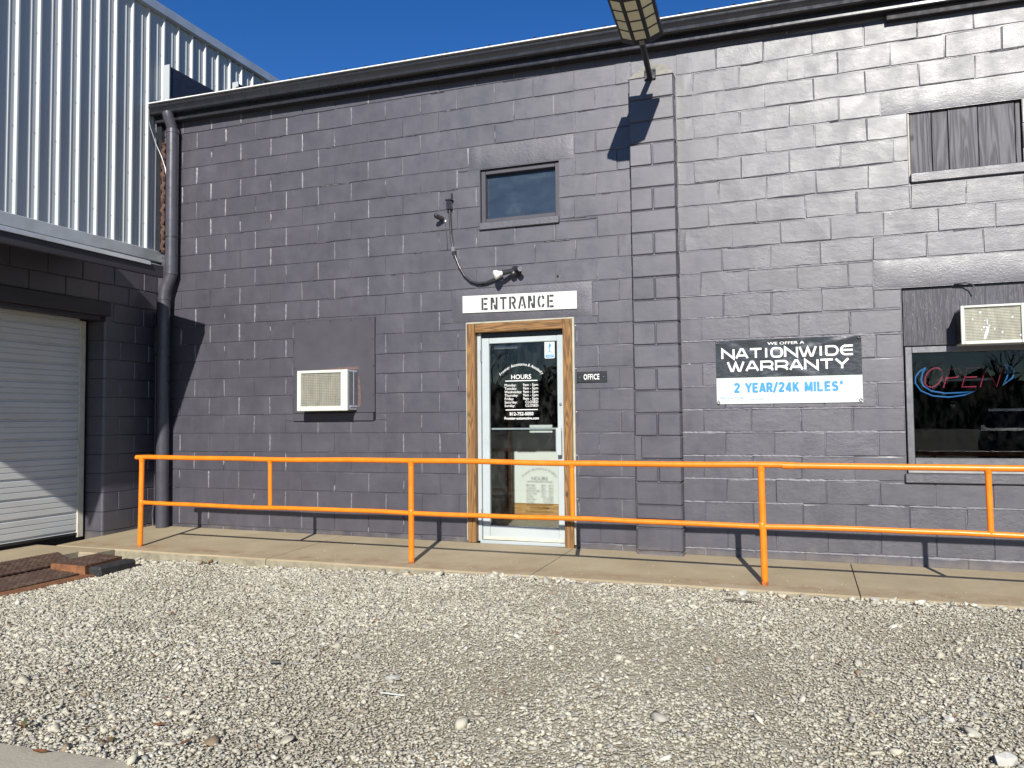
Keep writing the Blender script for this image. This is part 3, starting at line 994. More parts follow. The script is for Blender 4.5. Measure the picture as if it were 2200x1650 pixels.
# ---------- downspout
PX = -0.285
ds = MB().tube([(PX + .0, -.155, gz(PX) - .09), (PX + .01, -.150, gz(PX) - .15), (PX + .012, -.10, gz(PX) - .24), (PX + .012, -.095, gz(PX) - .30)], .062, 16)
ds = ds.build('downspout', 'pipe_paint', bld, smooth=True)
MB().tube([(PX + .012, -.092, gz(PX) - .27), (PX + .014, -.092, 2.97), (PX + .008, -.094, 2.90), (PX - .03, -.105, 2.80), (PX - .055, -.115, 2.72), (PX - .062, -.118, 2.62),
           (PX - .064, -.118, 1.4), (PX - .060, -.115, 0.045)], .068, 18).build('pipe', 'pipe_paint', ds, smooth=True)
for zc in (4.56, 2.93, 2.64):
    xx, yy = (PX + .012, -.092) if zc > 2.8 else (PX - .062, -.118)
    MB().cyl((xx, yy, zc - .014), (xx, yy, zc + .014), .073, 18).build('collar', 'pipe_paint', ds, smooth=True)
MB().cyl((PX + .013, -.092, 3.335), (PX + .013, -.092, 3.35), .0715, 18).build('strap', 'black_plastic', ds, smooth=True)

# ---------- upper window
win = MB()
x0, x1, z0, z1 = 3.495, 4.31, 3.105, 3.71
def frame_rect(mb, x0, x1, z0, z1, w, y0, y1, b=.004):
    mb.box(x0, x0 + w, y0, y1, z0, z1, b)
    mb.box(x1 - w, x1, y0, y1, z0, z1, b)
    mb.box(x0 + w + .001, x1 - w - .001, y0 + .002, y1, z1 - w, z1, b)
    mb.box(x0 + w + .001, x1 - w - .001, y0 + .002, y1, z0, z0 + w, b)
    return mb
uw = frame_rect(MB(), x0 + .002, x1 - .002, z0 + .07, z1 - .002, .045, .030, .12).build('window', 'panel_paint', bld)
MB().box(x0 + .045, x1 - .045, .085, .09, z0 + .11, z1 - .045).build('pane', 'frosted', uw)
MB().box(x0 - .005, x1 + .004, -.028, .15, z0 - .005, z0 + .068, .006).build('sill', 'stucco', uw)

# ---------- boarded window
x0, x1, z0, z1 = 7.32, 8.14, 3.15, 3.74
bw_ = empty('boarded_window', (7.7, 0, 3.4))
bw_.parent = bld
bw_.matrix_parent_inverse = Matrix.Translation(bld.location).inverted()
px_ = [x0 + .012, 7.50, 7.62, 7.835, 8.095, x1 - .004]
for i in range(5):
    yy = .028 + (i % 2) * .004 + (.01 if i == 4 else 0)
    MB().box(px_[i] + .0028, px_[i + 1] - .0028, yy, yy + .02, z0 + .06, z1 - .002, .003).build('plank', 'grey_wood', bw_)
MB().box(x0 + .002, x0 + .014, .015, .06, z0 + .02, z1 - .002, .002).build('casing', 'caulk', bw_)
MB().box(x0 + .01, x1 + .01, -.022, .06, z0 - .002, z0 + .078, .006).build('sill', 'stucco', bw_)

# ---------- shop window
x0, x1, z0, z1 = 7.235, 9.6, 0.69, 2.285
sw = frame_rect(MB(), x0 + .018, x1 - .02, .835, 1.80, .052, .045, .13).build('shop_window', 'alu_grey', bld)
MB().box(x0 + .07, x1 - .07, .085, .091, .886, 1.75).build('pane', 'glass_dark', sw)
MB().box(x0 + .012, x1 - .01, .012, .10, .766, .833, .004).build('bottom_rail', 'pale_alu', sw)
MB().box(x0 - .014, x1 + .02, -.03, .16, .688, .764, .006).build('sill', 'stucco', sw)
MB().box(x0 + .01, x1 - .012, .036, .06, 1.806, 2.283, .003).build('plywood_panel', 'ply', sw)
for i, (xx, zz) in enumerate([(x0 + .03, 1.82), (x0 + .3, 1.83), (x0 + .03, 2.26), (x0 + .03, 2.04), (x0 + 1.1, 1.83)]):
    MB().cyl((xx, .036, zz), (xx, .033, zz), .005, 8).build('nail', 'black_plastic', sw)

# ---------- metal wall panel round the left air conditioner
wp = MB().box(1.318, 2.308, -.006, .02, 1.32, 2.302, .002).build('sheet_panel', 'panel_paint', bld)
wp2 = MB().box(1.320, 2.300, -.022, .02, 1.236, 1.316, .0012).build('sheet_sill', 'panel_paint', bld)
for xx, zz in [(1.335, 2.28), (1.51, 2.285), (1.78, 2.287), (2.03, 2.287), (2.25, 2.287), (1.335, 2.08), (2.29, 2.08), (1.335, 1.80), (2.295, 1.8), (1.335, 1.55), (2.295, 1.5)]:
    MB().cyl((xx, -.006, zz), (xx, -.0095, zz), .006, 8).build('screw', 'black_plastic', wp)
rm = simple('rust_bleed', (0.105, 0.065, 0.06), 0.7, vary=0.3, vscale=25)
MB().add([(1.60, -.0072, 1.768), (2.12, -.0072, 1.768), (2.128, -.0072, 1.80), (1.9, -.0072, 1.795), (1.7, -.0072, 1.782)], [(0, 1, 2, 3, 4)]).build('rust_stain', rm, wp)
MB().add([(2.113, -.0072, 1.36), (2.15, -.0072, 1.40), (2.14, -.0072, 1.62), (2.125, -.0072, 1.70), (2.113, -.0072, 1.70)], [(0, 1, 2, 3, 4)]).build('rust_stain', rm, wp)

# ---------- door casing of rough cedar boards
df = empty('door_casing', (3.9, 0, 0))
df.parent = bld
df.matrix_parent_inverse = Matrix.Translation(bld.location).inverted()
DX0, DX1, DZ = 3.352, 4.424, 2.176
MB().box(DX0, DX0 + .085, -.032, .10, .042, DZ, .005).build('casing_board', 'frame_wood', df)
MB().box(DX1 - .088, DX1, -.034, .10, .020, DZ - .001, .005).build('casing_board', 'frame_wood', df)
MB().box(DX0 + .087, DX1 - .090, -.030, .10, DZ - .088, DZ - .001, .005).build('casing_board', 'frame_wood_h', df)
MB().box(DX0 - .012, DX0 - .001, -.02, .006, .06, DZ + .012, .002).build('caulk_line', 'caulk', df)
MB().box(DX1 + .001, DX1 + .022, -.016, .006, .06, DZ + .012, .002).build('caulk_line', 'caulk', df)
MB().box(DX0 - .012, DX1 + .022, -.018, .006, DZ + .001, DZ + .016, .002).build('caulk_line', 'caulk', df)

# ---------- aluminium glass door
door = empty('door', (3.9, 0.05, 0))
door.parent = bld
door.matrix_parent_inverse = Matrix.Translation(bld.location).inverted()
MB().box(DX0 + .087, DX0 + .125, .03, .14, .05, DZ - .09, .003).build('jamb', 'alu', door)
MB().box(DX1 - .103, DX1 - .090, .045, .14, .045, DZ - .09, .003).build('jamb', 'alu', door)
MB().box(DX0 + .126, DX1 - .104, .055, .14, DZ - .135, DZ - .091, .003).build('head', 'trim_paint', door)
ax0, ax1, az0, az1 = 3.482, 4.318, .065, 2.035
MB().box(ax0, ax0 + .075, .045, .09, az0, az1, .004).build('stile', 'alu', door)
MB().box(ax1 - .062, ax1, .045, .09, az0, az1, .004).build('stile', 'alu', door)
MB().box(ax0 + .076, ax1 - .063, .047, .088, az1 - .055, az1 - .001, .004).build('rail', 'alu', door)
MB().box(ax0 + .076, ax1 - .063, .047, .088, az0 + .02, az0 + .135, .004).build('rail', 'alu', door)
MB().box(ax0 - .02, ax1 + .01, .02, .10, .028, .062, .004).build('threshold', 'alu', door)
MB().box(ax0 + .01, ax1 - .01, .034, .046, .068, .098, .002).build('door_sweep', 'cream', door)
MB().box(ax0 + .074, ax1 - .061, .064, .070, az0 + .134, az1 - .054).build('pane', 'glass', door)
# push bar and paper push plates inside the glass, pull handle outside
MB().box(ax0 + .078, ax1 - .068, .095, .11, 1.132, 1.150, .002).build('push_bar', 'alu', door)
MB().box(3.958, 4.188, .092, .094, 1.150, 1.178).build('notice_strip', 'white_sign', door)
MB().box(3.958, 4.188, .092, .094, 1.104, 1.122).build('notice_strip', 'white_sign', door)
h = MB().box(4.262, 4.312, -.030, -.006, .893, 1.150, .004)
h.box(4.266, 4.282, -.006, .044, .91, .935)
h.box(4.266, 4.282, -.006, .044, 1.11, 1.135)
h.box(4.240, 4.258, .03, .044, .90, 1.145, .002)
h.build('pull_handle', 'alu', door)
MB().cyl((4.29, .045, 1.375), (4.29, .033, 1.375), .014, 16).build('lock_cylinder', 'steel', door, smooth=True)
for zz in (1.86, .30):
    MB().cyl((3.478, .036, zz - .06), (3.478, .036, zz + .06), .009, 10).build('hinge', 'steel', door, smooth=True)
for xx in (3.62, 3.82, 4.02, 4.24):
    MB().cyl((xx, .034, .083), (xx, .031, .083), .005, 8).build('screw', 'steel', door)
# door closer seen behind the glass
MB().box(3.585, 3.83, .12, .16, 1.93, 1.965, .004).build('door_closer', 'steel', door)

# white vinyl lettering on the glass
yl = .0625
def lettering(fn, name='lettering', mat='white_letter', parent=door):
    mb = MB()
    fn(mb)
    return mb.build(name, mat, parent, normals=False)
def hours(mb):
    put_text(mb, 'HOURS', 3.885, 1.625, yl, .062, bold=.0006, fit=.205)
    mb.add([(3.722, yl, 1.604), (4.052, yl, 1.604), (4.052, yl, 1.612), (3.722, yl, 1.612)], [(0, 1, 2, 3)])
    days = ['Monday:', 'Tuesday:', 'Wednesday:', 'Thursday:', 'Friday:', 'Saturday:', 'Sunday:']
    for i, d in enumerate(days):
        zz = 1.555 - i * .0333
        put_text(mb, d, 3.712, zz, yl, .036, bold=.0002, align='LEFT')
        put_text(mb, '9am - 5pm' if i < 5 else 'CLOSED', 4.060, zz, yl, .036, bold=.0002, align='RIGHT')
    mb.add([(3.722, yl, 1.322), (4.052, yl, 1.322), (4.052, yl, 1.330), (3.722, yl, 1.330)], [(0, 1, 2, 3)])
    put_text(mb, '812-752-5050', 3.886, 1.272, yl, .044, bold=.001, fit=.245)
    put_text(mb, 'Frontier-automotive.com', 3.886, 1.232, yl, .036, bold=.0008, fit=.352)
lettering(hours)
def arc_text(mb):
    txt = 'Frontier Automotive & Autobody'
    cx, cz, rad = 3.887, 1.47, 0.285
    widths = []
    for c in txt:
        if c == ' ':
            widths.append(.013)
        else:
            v, f = text_verts(c, .047, bold=.0004, shear=.3, align='LEFT')
            widths.append(max(p[0] for p in v) - min(p[0] for p in v) + .0022)
    tot = sum(widths)
    span = R(97)
    a = -span / 2
    for c, w in zip(txt, widths):
        am = a + span * w / tot / 2
        if c != ' ':
            v, f = text_verts(c, .047, bold=.0004, shear=.3, align='LEFT')
            xc = (max(p[0] for p in v) + min(p[0] for p in v)) / 2
            ks = span * rad / tot
            out = []
            for p in v:
                u, t = (p[0] - xc) * ks, p[1] * .85
                out.append((cx + math.sin(am) * (rad + t) + math.cos(am) * u, yl, cz + (math.cos(am) * (rad + t) - math.sin(am) * u)))
            mb.add(out, f)
        a += span * w / tot
lettering(arc_text)
# accreditation sticker: flame mark, three letters, blue band
def rrect(x0, x1, z0, z1, r, y):
    pl = arc(x1 - r, z1 - r, r, r, 0, 90, 5) + arc(x0 + r, z1 - r, r, r, 90, 180, 5) + arc(x0 + r, z0 + r, r, r, 180, 270, 5) + arc(x1 - r, z0 + r, r, r, 270, 360, 5)
    return [(a, y, b) for a, b in pl]
st = rrect(4.128, 4.229, 1.815, 1.985, .012, .0615)
stk = MB().add(st, [tuple(range(len(st)))]).build('sticker', 'white_sign', door, normals=False)
mb = MB()
v = [(4.166, 1.925), (4.178, 1.968), (4.190, 1.952), (4.196, 1.936), (4.182, 1.918), (4.174, 1.914)]
mb.add([(a, .0605, b) for a, b in v], [tuple(range(6))])
v = [(4.164, 1.916), (4.168, 1.905), (4.182, 1.894), (4.188, 1.900), (4.176, 1.912)]
mb.add([(a, .0605, b) for a, b in v], [tuple(range(5))])
v = [(4.162, 1.890), (4.196, 1.890), (4.188, 1.882), (4.170, 1.882)]
mb.add([(a, .0605, b) for a, b in v], [tuple(range(4))])
v = rrect(4.137, 4.220, 1.823, 1.852, .004, .0605)
mb.add(v, [tuple(range(len(v)))])
mb.build('sticker_print', 'blue_ink', door, normals=False)
lettering(lambda mb: put_text(mb, 'BBB', 4.179, 1.861, .0605, .034, bold=.0008, fit=.066), 'sticker_letters', 'grey_ink')
def bandtxt(mb):
    put_text(mb, 'ACCREDITED', 4.179, 1.840, .0598, .011, fit=.07)
    put_text(mb, 'BUSINESS', 4.179, 1.828, .0598, .011, fit=.055)
lettering(bandtxt, 'sticker_letters', 'white_letter')

# dark boards added behind the blocked openings to stop daylight showing through
for x0, x1, z0, z1 in ((1.29, 2.34, 1.2, 2.33), (3.47, 4.33, 3.08, 3.73), (7.3, 8.16, 3.13, 3.76)):
    MB().box(x0, x1, .205, .25, z0, z1).build('backing', 'dark_void', bld)

# ---------- rooms behind the glass
room = empty('interior', (4, 1.5, 0))
room.parent = bld
room.matrix_parent_inverse = Matrix.Translation(bld.location).inverted()
def quad(mb, *p):
    mb.add(p, [tuple(range(len(p)))])
mb = MB()
quad(mb, (3.05, .201, .03), (5.0, .201, .03), (5.0, 2.3, .03), (3.05, 2.3, .03))
mb.build('floor', 'interior_floor', room)
mb = MB()
quad(mb, (3.02, .201, .02), (3.02, 2.05, .02), (3.02, 2.05, 2.6), (3.02, .201, 2.6))
quad(mb, (5.0, .201, .02), (5.0, 2.3, .02), (5.0, 2.3, 2.6), (5.0, .201, 2.6))
quad(mb, (3.0, .201, 2.58), (5.0, .201, 2.58), (5.0, 2.3, 2.58), (3.0, 2.3, 2.58))
quad(mb, (2.9, 2.12, .0), (5.0, 2.12, .0), (5.0, 2.12, 2.6), (2.9, 2.12, 2.6))
mb.build('interior_wall', 'interior', room)
MB().box(3.082, 4.2, 2.0, 2.04, .212, 1.10, .003).build('counter_front', 'interior_white', room)
MB().box(3.075, 4.2, 1.985, 2.04, .075, .209, .003).build('baseboard', 'interior_wood', room)
MB().box(3.035, 3.078, 1.97, 2.06, .03, 1.9, .003).build('door_trim', 'interior_wood', room)
MB().box(2.95, 4.25, 1.96, 2.1, 1.102, 1.13, .004).build('counter_top', 'interior', room)
# the room behind the shop window
mb = MB()
quad(mb, (7.05, .201, .35), (9.9, .201, .35), (9.9, 3.0, .35), (7.05, 3.0, .35))
quad(mb, (7.05, .201, .35), (7.05, 3.0, .35), (7.05, 3.0, 2.4), (7.05, .201, 2.4))
quad(mb, (9.9, .201, .35), (9.9, 3.0, .35), (9.9, 3.0, 2.4), (9.9, .201, 2.4))
quad(mb, (7.05, 3.0, .35), (9.9, 3.0, .35), (9.9, 3.0, 2.4), (7.05, 3.0, 2.4))
quad(mb, (7.05, .201, 2.4), (9.9, .201, 2.4), (9.9, 3.0, 2.4), (7.05, 3.0, 2.4))
mb.build('dark_room', 'dark_void', room)

# ------------------------------------------------------------------ metal clad building on the left
mcb = empty('metal_clad_building', (-1.5, -3, 0), label='tall building clad in pale ribbed steel above a roll-up garage door', cat='building')
WX = -0.55
def siding_profile(y0, n):
    """outline (x, y) of one cover sheet with n major ribs from y0 towards -y"""
    p = []
    for i in range(n):
        yb = y0 - i * .2305
        for dy, dx in ((0.000, 0), (-.012, .028), (-.030, .028), (-.042, 0), (-.093, 0), (-.098, .005), (-.106, .005), (-.111, 0), (-.150, 0), (-.155, .005), (-.163, .005), (-.168, 0)):
            p.append((WX + dx, yb + dy))
    p.append((WX, y0 - n * .2305))
    return p
sz0, sz1 = 3.21, 6.02
y = 7.2
first = True
while y > -7:
    n = 4
    pr = siding_profile(y, n)
    mb = MB()
    zb = sz0 if y < 0.95 else 4.0
    v = [(a, b, zb) for a, b in pr] + [(a, b, sz1) for a, b in pr]
    m_ = len(pr)
    mb.add(v, [(i, i + 1, m_ + i + 1, m_ + i) for i in range(m_ - 1)])
    o = mb.build('siding_panel', 'white_metal', mcb, normals=False)
    y -= n * .2305
# screws
sc = MB()
yy = 7.2 - .2305 * 15
while yy > -5:
    for zz in (3.52, 4.05, 4.55, 5.05, 5.55, 5.9):
        for dd in (-.055,):
            sc.cyl((WX + .000, yy + dd, zz + .03 * math.sin(yy * 3)), (WX + .006, yy + dd, zz + .03 * math.sin(yy * 3)), .0045, 6)
    yy -= .2305
tag(sc.build('screws', 'steel', mcb), kind='stuff')
MB().box(WX - .04, WX + .055, -7, 0.005, 3.085, 3.212, .006).build('base_trim', 'galv', mcb)
MB().extrude([(WX - .03, 6.02), (WX + .035, 6.01), (WX + .055, 6.03), (WX + .06, 6.13), (WX - .03, 6.16)], 'y', -7.2, 7.4).build('eave_trim', 'galv', mcb)
MB().box(-9, WX - .031, -7.1, 7.3, 5.9, 6.12).build('roof', 'roof', mcb)
MB().box(-.548, -.47, -.06, .02, 3.212, 4.80, .004).build('corner_trim', 'trim_paint', mcb)
# sidewall flashing standing on the lower roof
fl = MB().box(WX + .026, WX + .105, .030, 1.18, 4.6, 5.42, .003).build('flashing', 'trim_paint', mcb)
MB().box(WX + .026, WX + .12, .012, .028, 4.6, 5.43, .002).build('flashing_end', 'white_metal', fl)
fl2 = MB().box(WX + .026, WX + .105, 1.235, 3.2, 4.8, 5.70, .003).build('flashing', 'trim_paint', mcb)
MB().box(WX + .026, WX + .12, 1.22, 1.233, 4.8, 5.71, .002).build('flashing_end', 'white_metal', fl2)
# brown foam squeezed out of the corner joint
fp = []
for i in range(46):
    t = i / 45
    fp.append((-.458 + .010 * math.sin(i * 2.1), -.030 + .008 * math.cos(i * 1.3), 3.2 + t * 1.28))
MB().tube(fp, [.020 + .010 * abs(math.sin(i * 1.9) * math.cos(i * .7)) for i in range(46)], 7).build('spray_foam', 'rust_foam', mcb, smooth=True)

# block wall round the garage door
gw = empty('garage_wall', (WX, -1, 0))
gw.parent = mcb
gw.matrix_parent_inverse = Matrix.Translation(mcb.location).inverted()
JY = -0.74     # jamb face
def gblock(y0, y1, z0, z1, seed, bull=False):
    r = random.Random(seed)
    if bull:
        rr = .028
        pr = [(WX, y1 - .004)] + [(WX - rr + rr * math.cos(R(a)), y0 + rr - rr * math.sin(R(a))) for a in (0, 22, 45, 67, 90)] + [(WX - .24, y0), (WX - .24, y1 - .004)]
        mb = MB().extrude(pr, 'z', z0 + .003, z1 - .003)
    else:
        mb = MB().box(WX - .03, WX + r.uniform(-.002, .002), y0 + .004, y1 - .004, z0 + .003, z1 - .003, .006)
    return mb.build('block', 'paint', gw, smooth=bull)
sd = 0
for n in range(8, 23):
    z1, z0 = ZJ(n), ZJ(n + 1)
    if n == 22: z0 = z1 - .10
    if z0 > 3.08: continue
    below = z1 <= 2.44
    if below:
        cuts = [JY, JY + (BL if n % 2 else BL / 2)]
        while cuts[-1] < -.03:
            cuts.append(min(-.01, cuts[-1] + BL))
    else:
        cuts = [-0.01]
        first = BL if n % 2 else BL / 2
        while cuts[-1] > -5.6:
            cuts.append(cuts[-1] - first)
            first = BL
        cuts = cuts[::-1]
    for a, b in zip(cuts[:-1], cuts[1:]):
        if b - a < .03: continue
        sd += 1
        if not below and z0 < 2.53 and a < -.74: 
            if z1 < 2.56: continue
            gblock(a, b, max(z0, 2.53), z1, sd)
        else:
            gblock(a, b, z0, z1, sd, bull=(below and abs(a - JY) < .01))
MB().box(WX - .3, WX - .012, -.72, -.002, -.1, 3.1).build('mortar', 'paint_mortar', gw)
MB().box(WX - .3, WX - .013, -7, -.721, 2.53, 3.1).build('mortar', 'paint_mortar', gw)
MB().box(WX - .10, WX + .045, -5.4, -.70, 2.375, 2.527, .008).build('header_beam', 'dark_wood', gw)
MB().box(WX - .16, WX - .004, -5.4, -.79, 2.335, 2.374, .004).build('header_trim', 'dark_wood', gw)

# roll-up door: ribbed slats
gd = empty('garage_door', (-.8, -2.5, 0))
gd.parent = mcb
gd.matrix_parent_inverse = Matrix.Translation(mcb.location).inverted()
GDX, PER = -.800, .195
pr = [(0, .000), (-.016, .006), (-.016, .022), (0, .030), (0, .082), (-.007, .086), (-.007, .090), (0, .094), (0, .136), (-.007, .140), (-.007, .144), (0, .148), (0, .195)]
v = [(GDX + a, -5.0, b) for a, b in pr] + [(GDX + a, -.835, b) for a, b in pr]
m_ = len(pr)
slatme = MB().add(v, [(i, i + 1, m_ + i + 1, m_ + i) for i in range(m_ - 1)]).mesh('slat')
slatme.materials.append(M['rollup'])
fix_normals(slatme)
# normals outwards (+x)
if sum(p.normal.x for p in slatme.polygons) < 0:
    slatme.flip_normals()
for i in range(12):
    o = bpy.data.objects.new('slat', slatme)
    COL.objects.link(o)
    o.parent = gd
    o.matrix_parent_inverse = Matrix.Translation(gd.location).inverted()
    o.location = (0, 0, .082 + i * PER)
MB().box(GDX - .02, GDX + .012, -.838, -.765, .03, 2.33, .004).build('door_track', 'cream', gd)
MB().box(GDX - .012, GDX + .008, -5.0, -.84, .055, .081, .003).build('bottom_bar', 'black_plastic', gd)
MB().box(GDX - .4, GDX - .03, -5.2, -.7, -.1, 2.5).build('dark_interior', 'dark_void', gd)

# canopy over the garage door
cp = empty('canopy', (-.1, -3, 2.9))
cp.parent = mcb
cp.matrix_parent_inverse = Matrix.Translation(mcb.location).inverted()
CY0, CY1 = -5.15, -.83
MB().add([(WX, CY0, 3.06), (.30, CY0, 2.80), (.30, CY1, 2.80), (WX, CY1, 3.06), (WX, CY0, 3.075), (.30, CY0, 2.83), (.30, CY1, 2.83), (WX, CY1, 3.075)],
         [(0, 1, 2, 3), (4, 7, 6, 5), (0, 4, 5, 1), (1, 5, 6, 2), (2, 6, 7, 3), (3, 7, 4, 0)]).build('deck', 'dark_soffit', cp)
MB().box(.285, .325, CY0, CY1, 2.715, 2.835, .004).build('fascia_board', 'dark_wood', cp)
MB().extrude([(.28, 2.870), (.336, 2.852), (.345, 2.815), (.338, 2.812), (.326, 2.843), (.28, 2.858)], 'y', CY0, -1.02).build('flashing', 'galv', cp)
MB().extrude([(WX + .004, 3.082), (.30, 2.846), (.30, 2.840), (WX + .004, 3.076)], 'y', CY0, CY1 - .02).build('roof_sheet', 'galv', cp)

# cables in the corner
def cable(name, pts, r, label, mat='black_plastic'):
    tag(MB().tube(pts, r, 6).build(name, mat, None, smooth=True), label, 'cable')
cable('cable', [(-.535, -.21, 4.80), (-.52, -.17, 4.62), (-.49, -.12, 4.45), (-.44, -.08, 4.30), (-.40, -.06, 4.16), (-.39, -.05, 4.02)], .006, 'thin loose cable dangling from the gutter corner beside the downspout', 'steel')
cable('cable', [(-.50, -.10, 2.48), (-.475, -.12, 2.36), (-.46, -.14, 2.2), (-.42, -.18, 2.05), (-.37, -.195, 1.97)], .008, 'short looped cable hanging behind the downspout above the railing', 'conduit')
cable('cable', [(-.52, -.05, 2.35), (-.52, -.05, 1.6), (-.52, -.05, 0.75), (-.51, -.06, .35), (-.53, -.07, .20), (-.51, -.08, .07)], .007, 'thin grey cable running down the dark corner to the sidewalk', 'pipe_paint')

# ------------------------------------------------------------------ orange railing
rail = empty('railing', (4, -1.1, 0), label='long orange painted pipe handrail along the sidewalk', cat='railing')
RY = -1.1
rz = lambda x: .893 - .0022 * x
mz = lambda x: .449 - .0018 * x
pts = [(.265, RY, rz(.27)), (6.34, RY, rz(6.34))]
sag = lambda x: .0035 * math.sin(2.19 * x + .4) + .002 * math.sin(5.3 * x)
mb = MB().tube([(.262, RY, rz(.3)), (.268, RY, rz(.3))] + [(x_, RY + .5 * sag(x_ + 1), rz(x_) + sag(x_)) for x_ in np.linspace(.4, 6.33, 22)], [.016] + [.0225] * 23, 14)
mb.build('top_rail', 'orange', rail, smooth=True)
MB().tube([(6.33, RY, rz(6.33)), (11.0, RY, rz(11))], .0225, 14).build('top_rail', 'orange', rail, smooth=True)
MB().cyl((6.30, RY, rz(6.3)), (6.385, RY, rz(6.385)), .0265, 14).build('coupling', 'orange', rail, smooth=True)
posts = [(.339, 1), (3.29, 1), (6.152, 1), (9.0, 1)]
bals = [1.845, 4.715, 7.608, 10.4]
ends = [.339, 3.29, 6.152, 9.0, 11.0]
for a, b in zip(ends[:-1], ends[1:]):
    MB().tube([(x_, RY, mz(x_) + sag(x_ * 1.3)) for x_ in np.linspace(a, b, 10)], .0195, 14).build('mid_rail', 'orange', rail, smooth=True)
for i, (x, _) in enumerate(posts):
    zb = walk_z(x, RY) - .03
    lean = [(-.012), (.0), (.010), 0][i]
    MB().tube([(x + lean, RY, zb), (x, RY, rz(x) - .005)], .0245, 14).build('post', 'orange', rail, smooth=True)
    MB().tube([(x, RY, mz(x) - .028), (x, RY, mz(x) - .02), (x, RY, mz(x) + .02), (x, RY, mz(x) + .028)], [.0246, .0275, .0275, .0246], 14).build('weld', 'orange', rail, smooth=True)
    MB().tube([(x, RY, rz(x) - .045), (x, RY, rz(x) - .018)], [.0246, .030], 14).build('weld', 'orange', rail, smooth=True)
for x in bals:
    MB().tube([(x + .004, RY, mz(x)), (x, RY, rz(x))], .0195, 14).build('baluster', 'orange', rail, smooth=True)
    MB().tube([(x, RY, rz(x) - .040), (x, RY, rz(x) - .018)], [.0196, .026], 14).build('weld', 'orange', rail, smooth=True)

# ------------------------------------------------------------------ air conditioners
def ac_unit(name, x0, x1, yf, yb, z0, z1, grill, label, lines=26, side='r'):
    r = empty(name, ((x0 + x1) / 2, yb, z0), label=label, cat='air conditioner')
    MB().box(x0 + .006, x1 - .006, yf + .028, yb, z0 + .006, z1 - .006, .006).build('casing', 'ac_side', r)
    gx0, gx1, gz0, gz1 = grill
    mb = MB()
    mb.box(x0, gx0, yf, yf + .03, z0, z1, .004)
    mb.box(gx1, x1, yf, yf + .03, z0, z1, .004)
    mb.box(gx0 + .0005, gx1 - .0005, yf + .001, yf + .03, z0, gz0, .004)
    mb.box(gx0 + .0005, gx1 - .0005, yf + .001, yf + .03, gz1, z1, .004)
    mb.build('front_frame', 'ac_white', r)
    MB().box(gx0, gx1, yf + .018, yf + .027, gz0, gz1).build('coil', 'ac_fin', r)
    return r
a1 = ac_unit('air_conditioner', 1.505, 2.109, -.209, -.008, 1.338, 1.758, (1.55, 2.030, 1.386, 1.728),
             'yellowed window air conditioner on the flat grey panel left of the door')
gx0, gx1, gz0, gz1 = 1.55, 2.030, 1.386, 1.728
wire = MB()
for i in range(1, 20):
    zz = gz0 + (gz1 - gz0) * i / 20
    wire.cyl((gx0, -.198, zz), (gx1, -.198, zz), .0012, 5)
for i in range(1, 22):
    xx = gx0 + (gx1 - gx0) * i / 22
    wire.cyl((xx, -.1955, gz0), (xx, -.1955, gz1), .0009, 5)
wire.build('wire_grille', 'pale_alu', a1)
MB().box(2.100, 2.1045, -.155, -.020, 1.40, 1.74).build('side_vent', 'dark_void', a1)
vb = MB()
for i in range(34):
    zz = 1.403 + i * .01
    vb.box(2.103, 2.107, -.152, -.023, zz, zz + .0032)
vb.box(2.102, 2.1085, -.085, -.077, 1.40, 1.74)
vb.box(2.102, 2.1085, -.148, -.004, 1.375, 1.385)
vb.build('vent_bars', 'ac_side', a1)
a2 = ac_unit('air_conditioner', 7.622, 8.20, -.235, .035, 1.782, 2.084, (7.648, 8.030, 1.805, 2.066),
             'white window air conditioner with scratched coil above the neon window')
fin = MB()
for i in range(1, 22):
    zz = 1.805 + (2.066 - 1.805) * i / 22
    fin.box(7.65, 8.028, -.2205, -.217, zz, zz + .003)
fin.build('fins', 'ac_fin', a2)
for i in range(14):
    xx, zz = 7.66 + .36 * rnd.random(), 1.815 + .24 * rnd.random()
    s = .004 + .008 * rnd.random()
    MB().add([(xx, -.2215, zz), (xx + s, -.2215, zz + s * .6), (xx + s * .7, -.2215, zz + s * 1.8), (xx - s * .2, -.2215, zz + s)], [(0, 1, 2, 3)]).build('dented_fin', 'galv', a2)
MB().add([(7.775, -.222, 1.82), (7.79, -.222, 1.822), (7.812, -.222, 1.88), (7.815, -.222, 1.915), (7.80, -.222, 1.905), (7.785, -.222, 1.865)], [(0, 1, 2, 3, 4, 5)]).build('dented_fin', 'galv', a2)
MB().add([(7.80, -.222, 1.93), (7.808, -.222, 1.93), (7.806, -.222, 1.97), (7.80, -.222, 1.975)], [(0, 1, 2, 3)]).build('dented_fin', 'galv', a2)

sv = MB().box(7.6225, 7.6275, -.19, .01, 1.80, 2.05).build('side_vent', 'dark_void', a2)
vb = MB()
for i in range(17):
    zz = 1.81 + i * .0135
    vb.box(7.619, 7.624, -.185, .005, zz, zz + .004)
vb.build('vent_bars', 'lamp_body', a2)

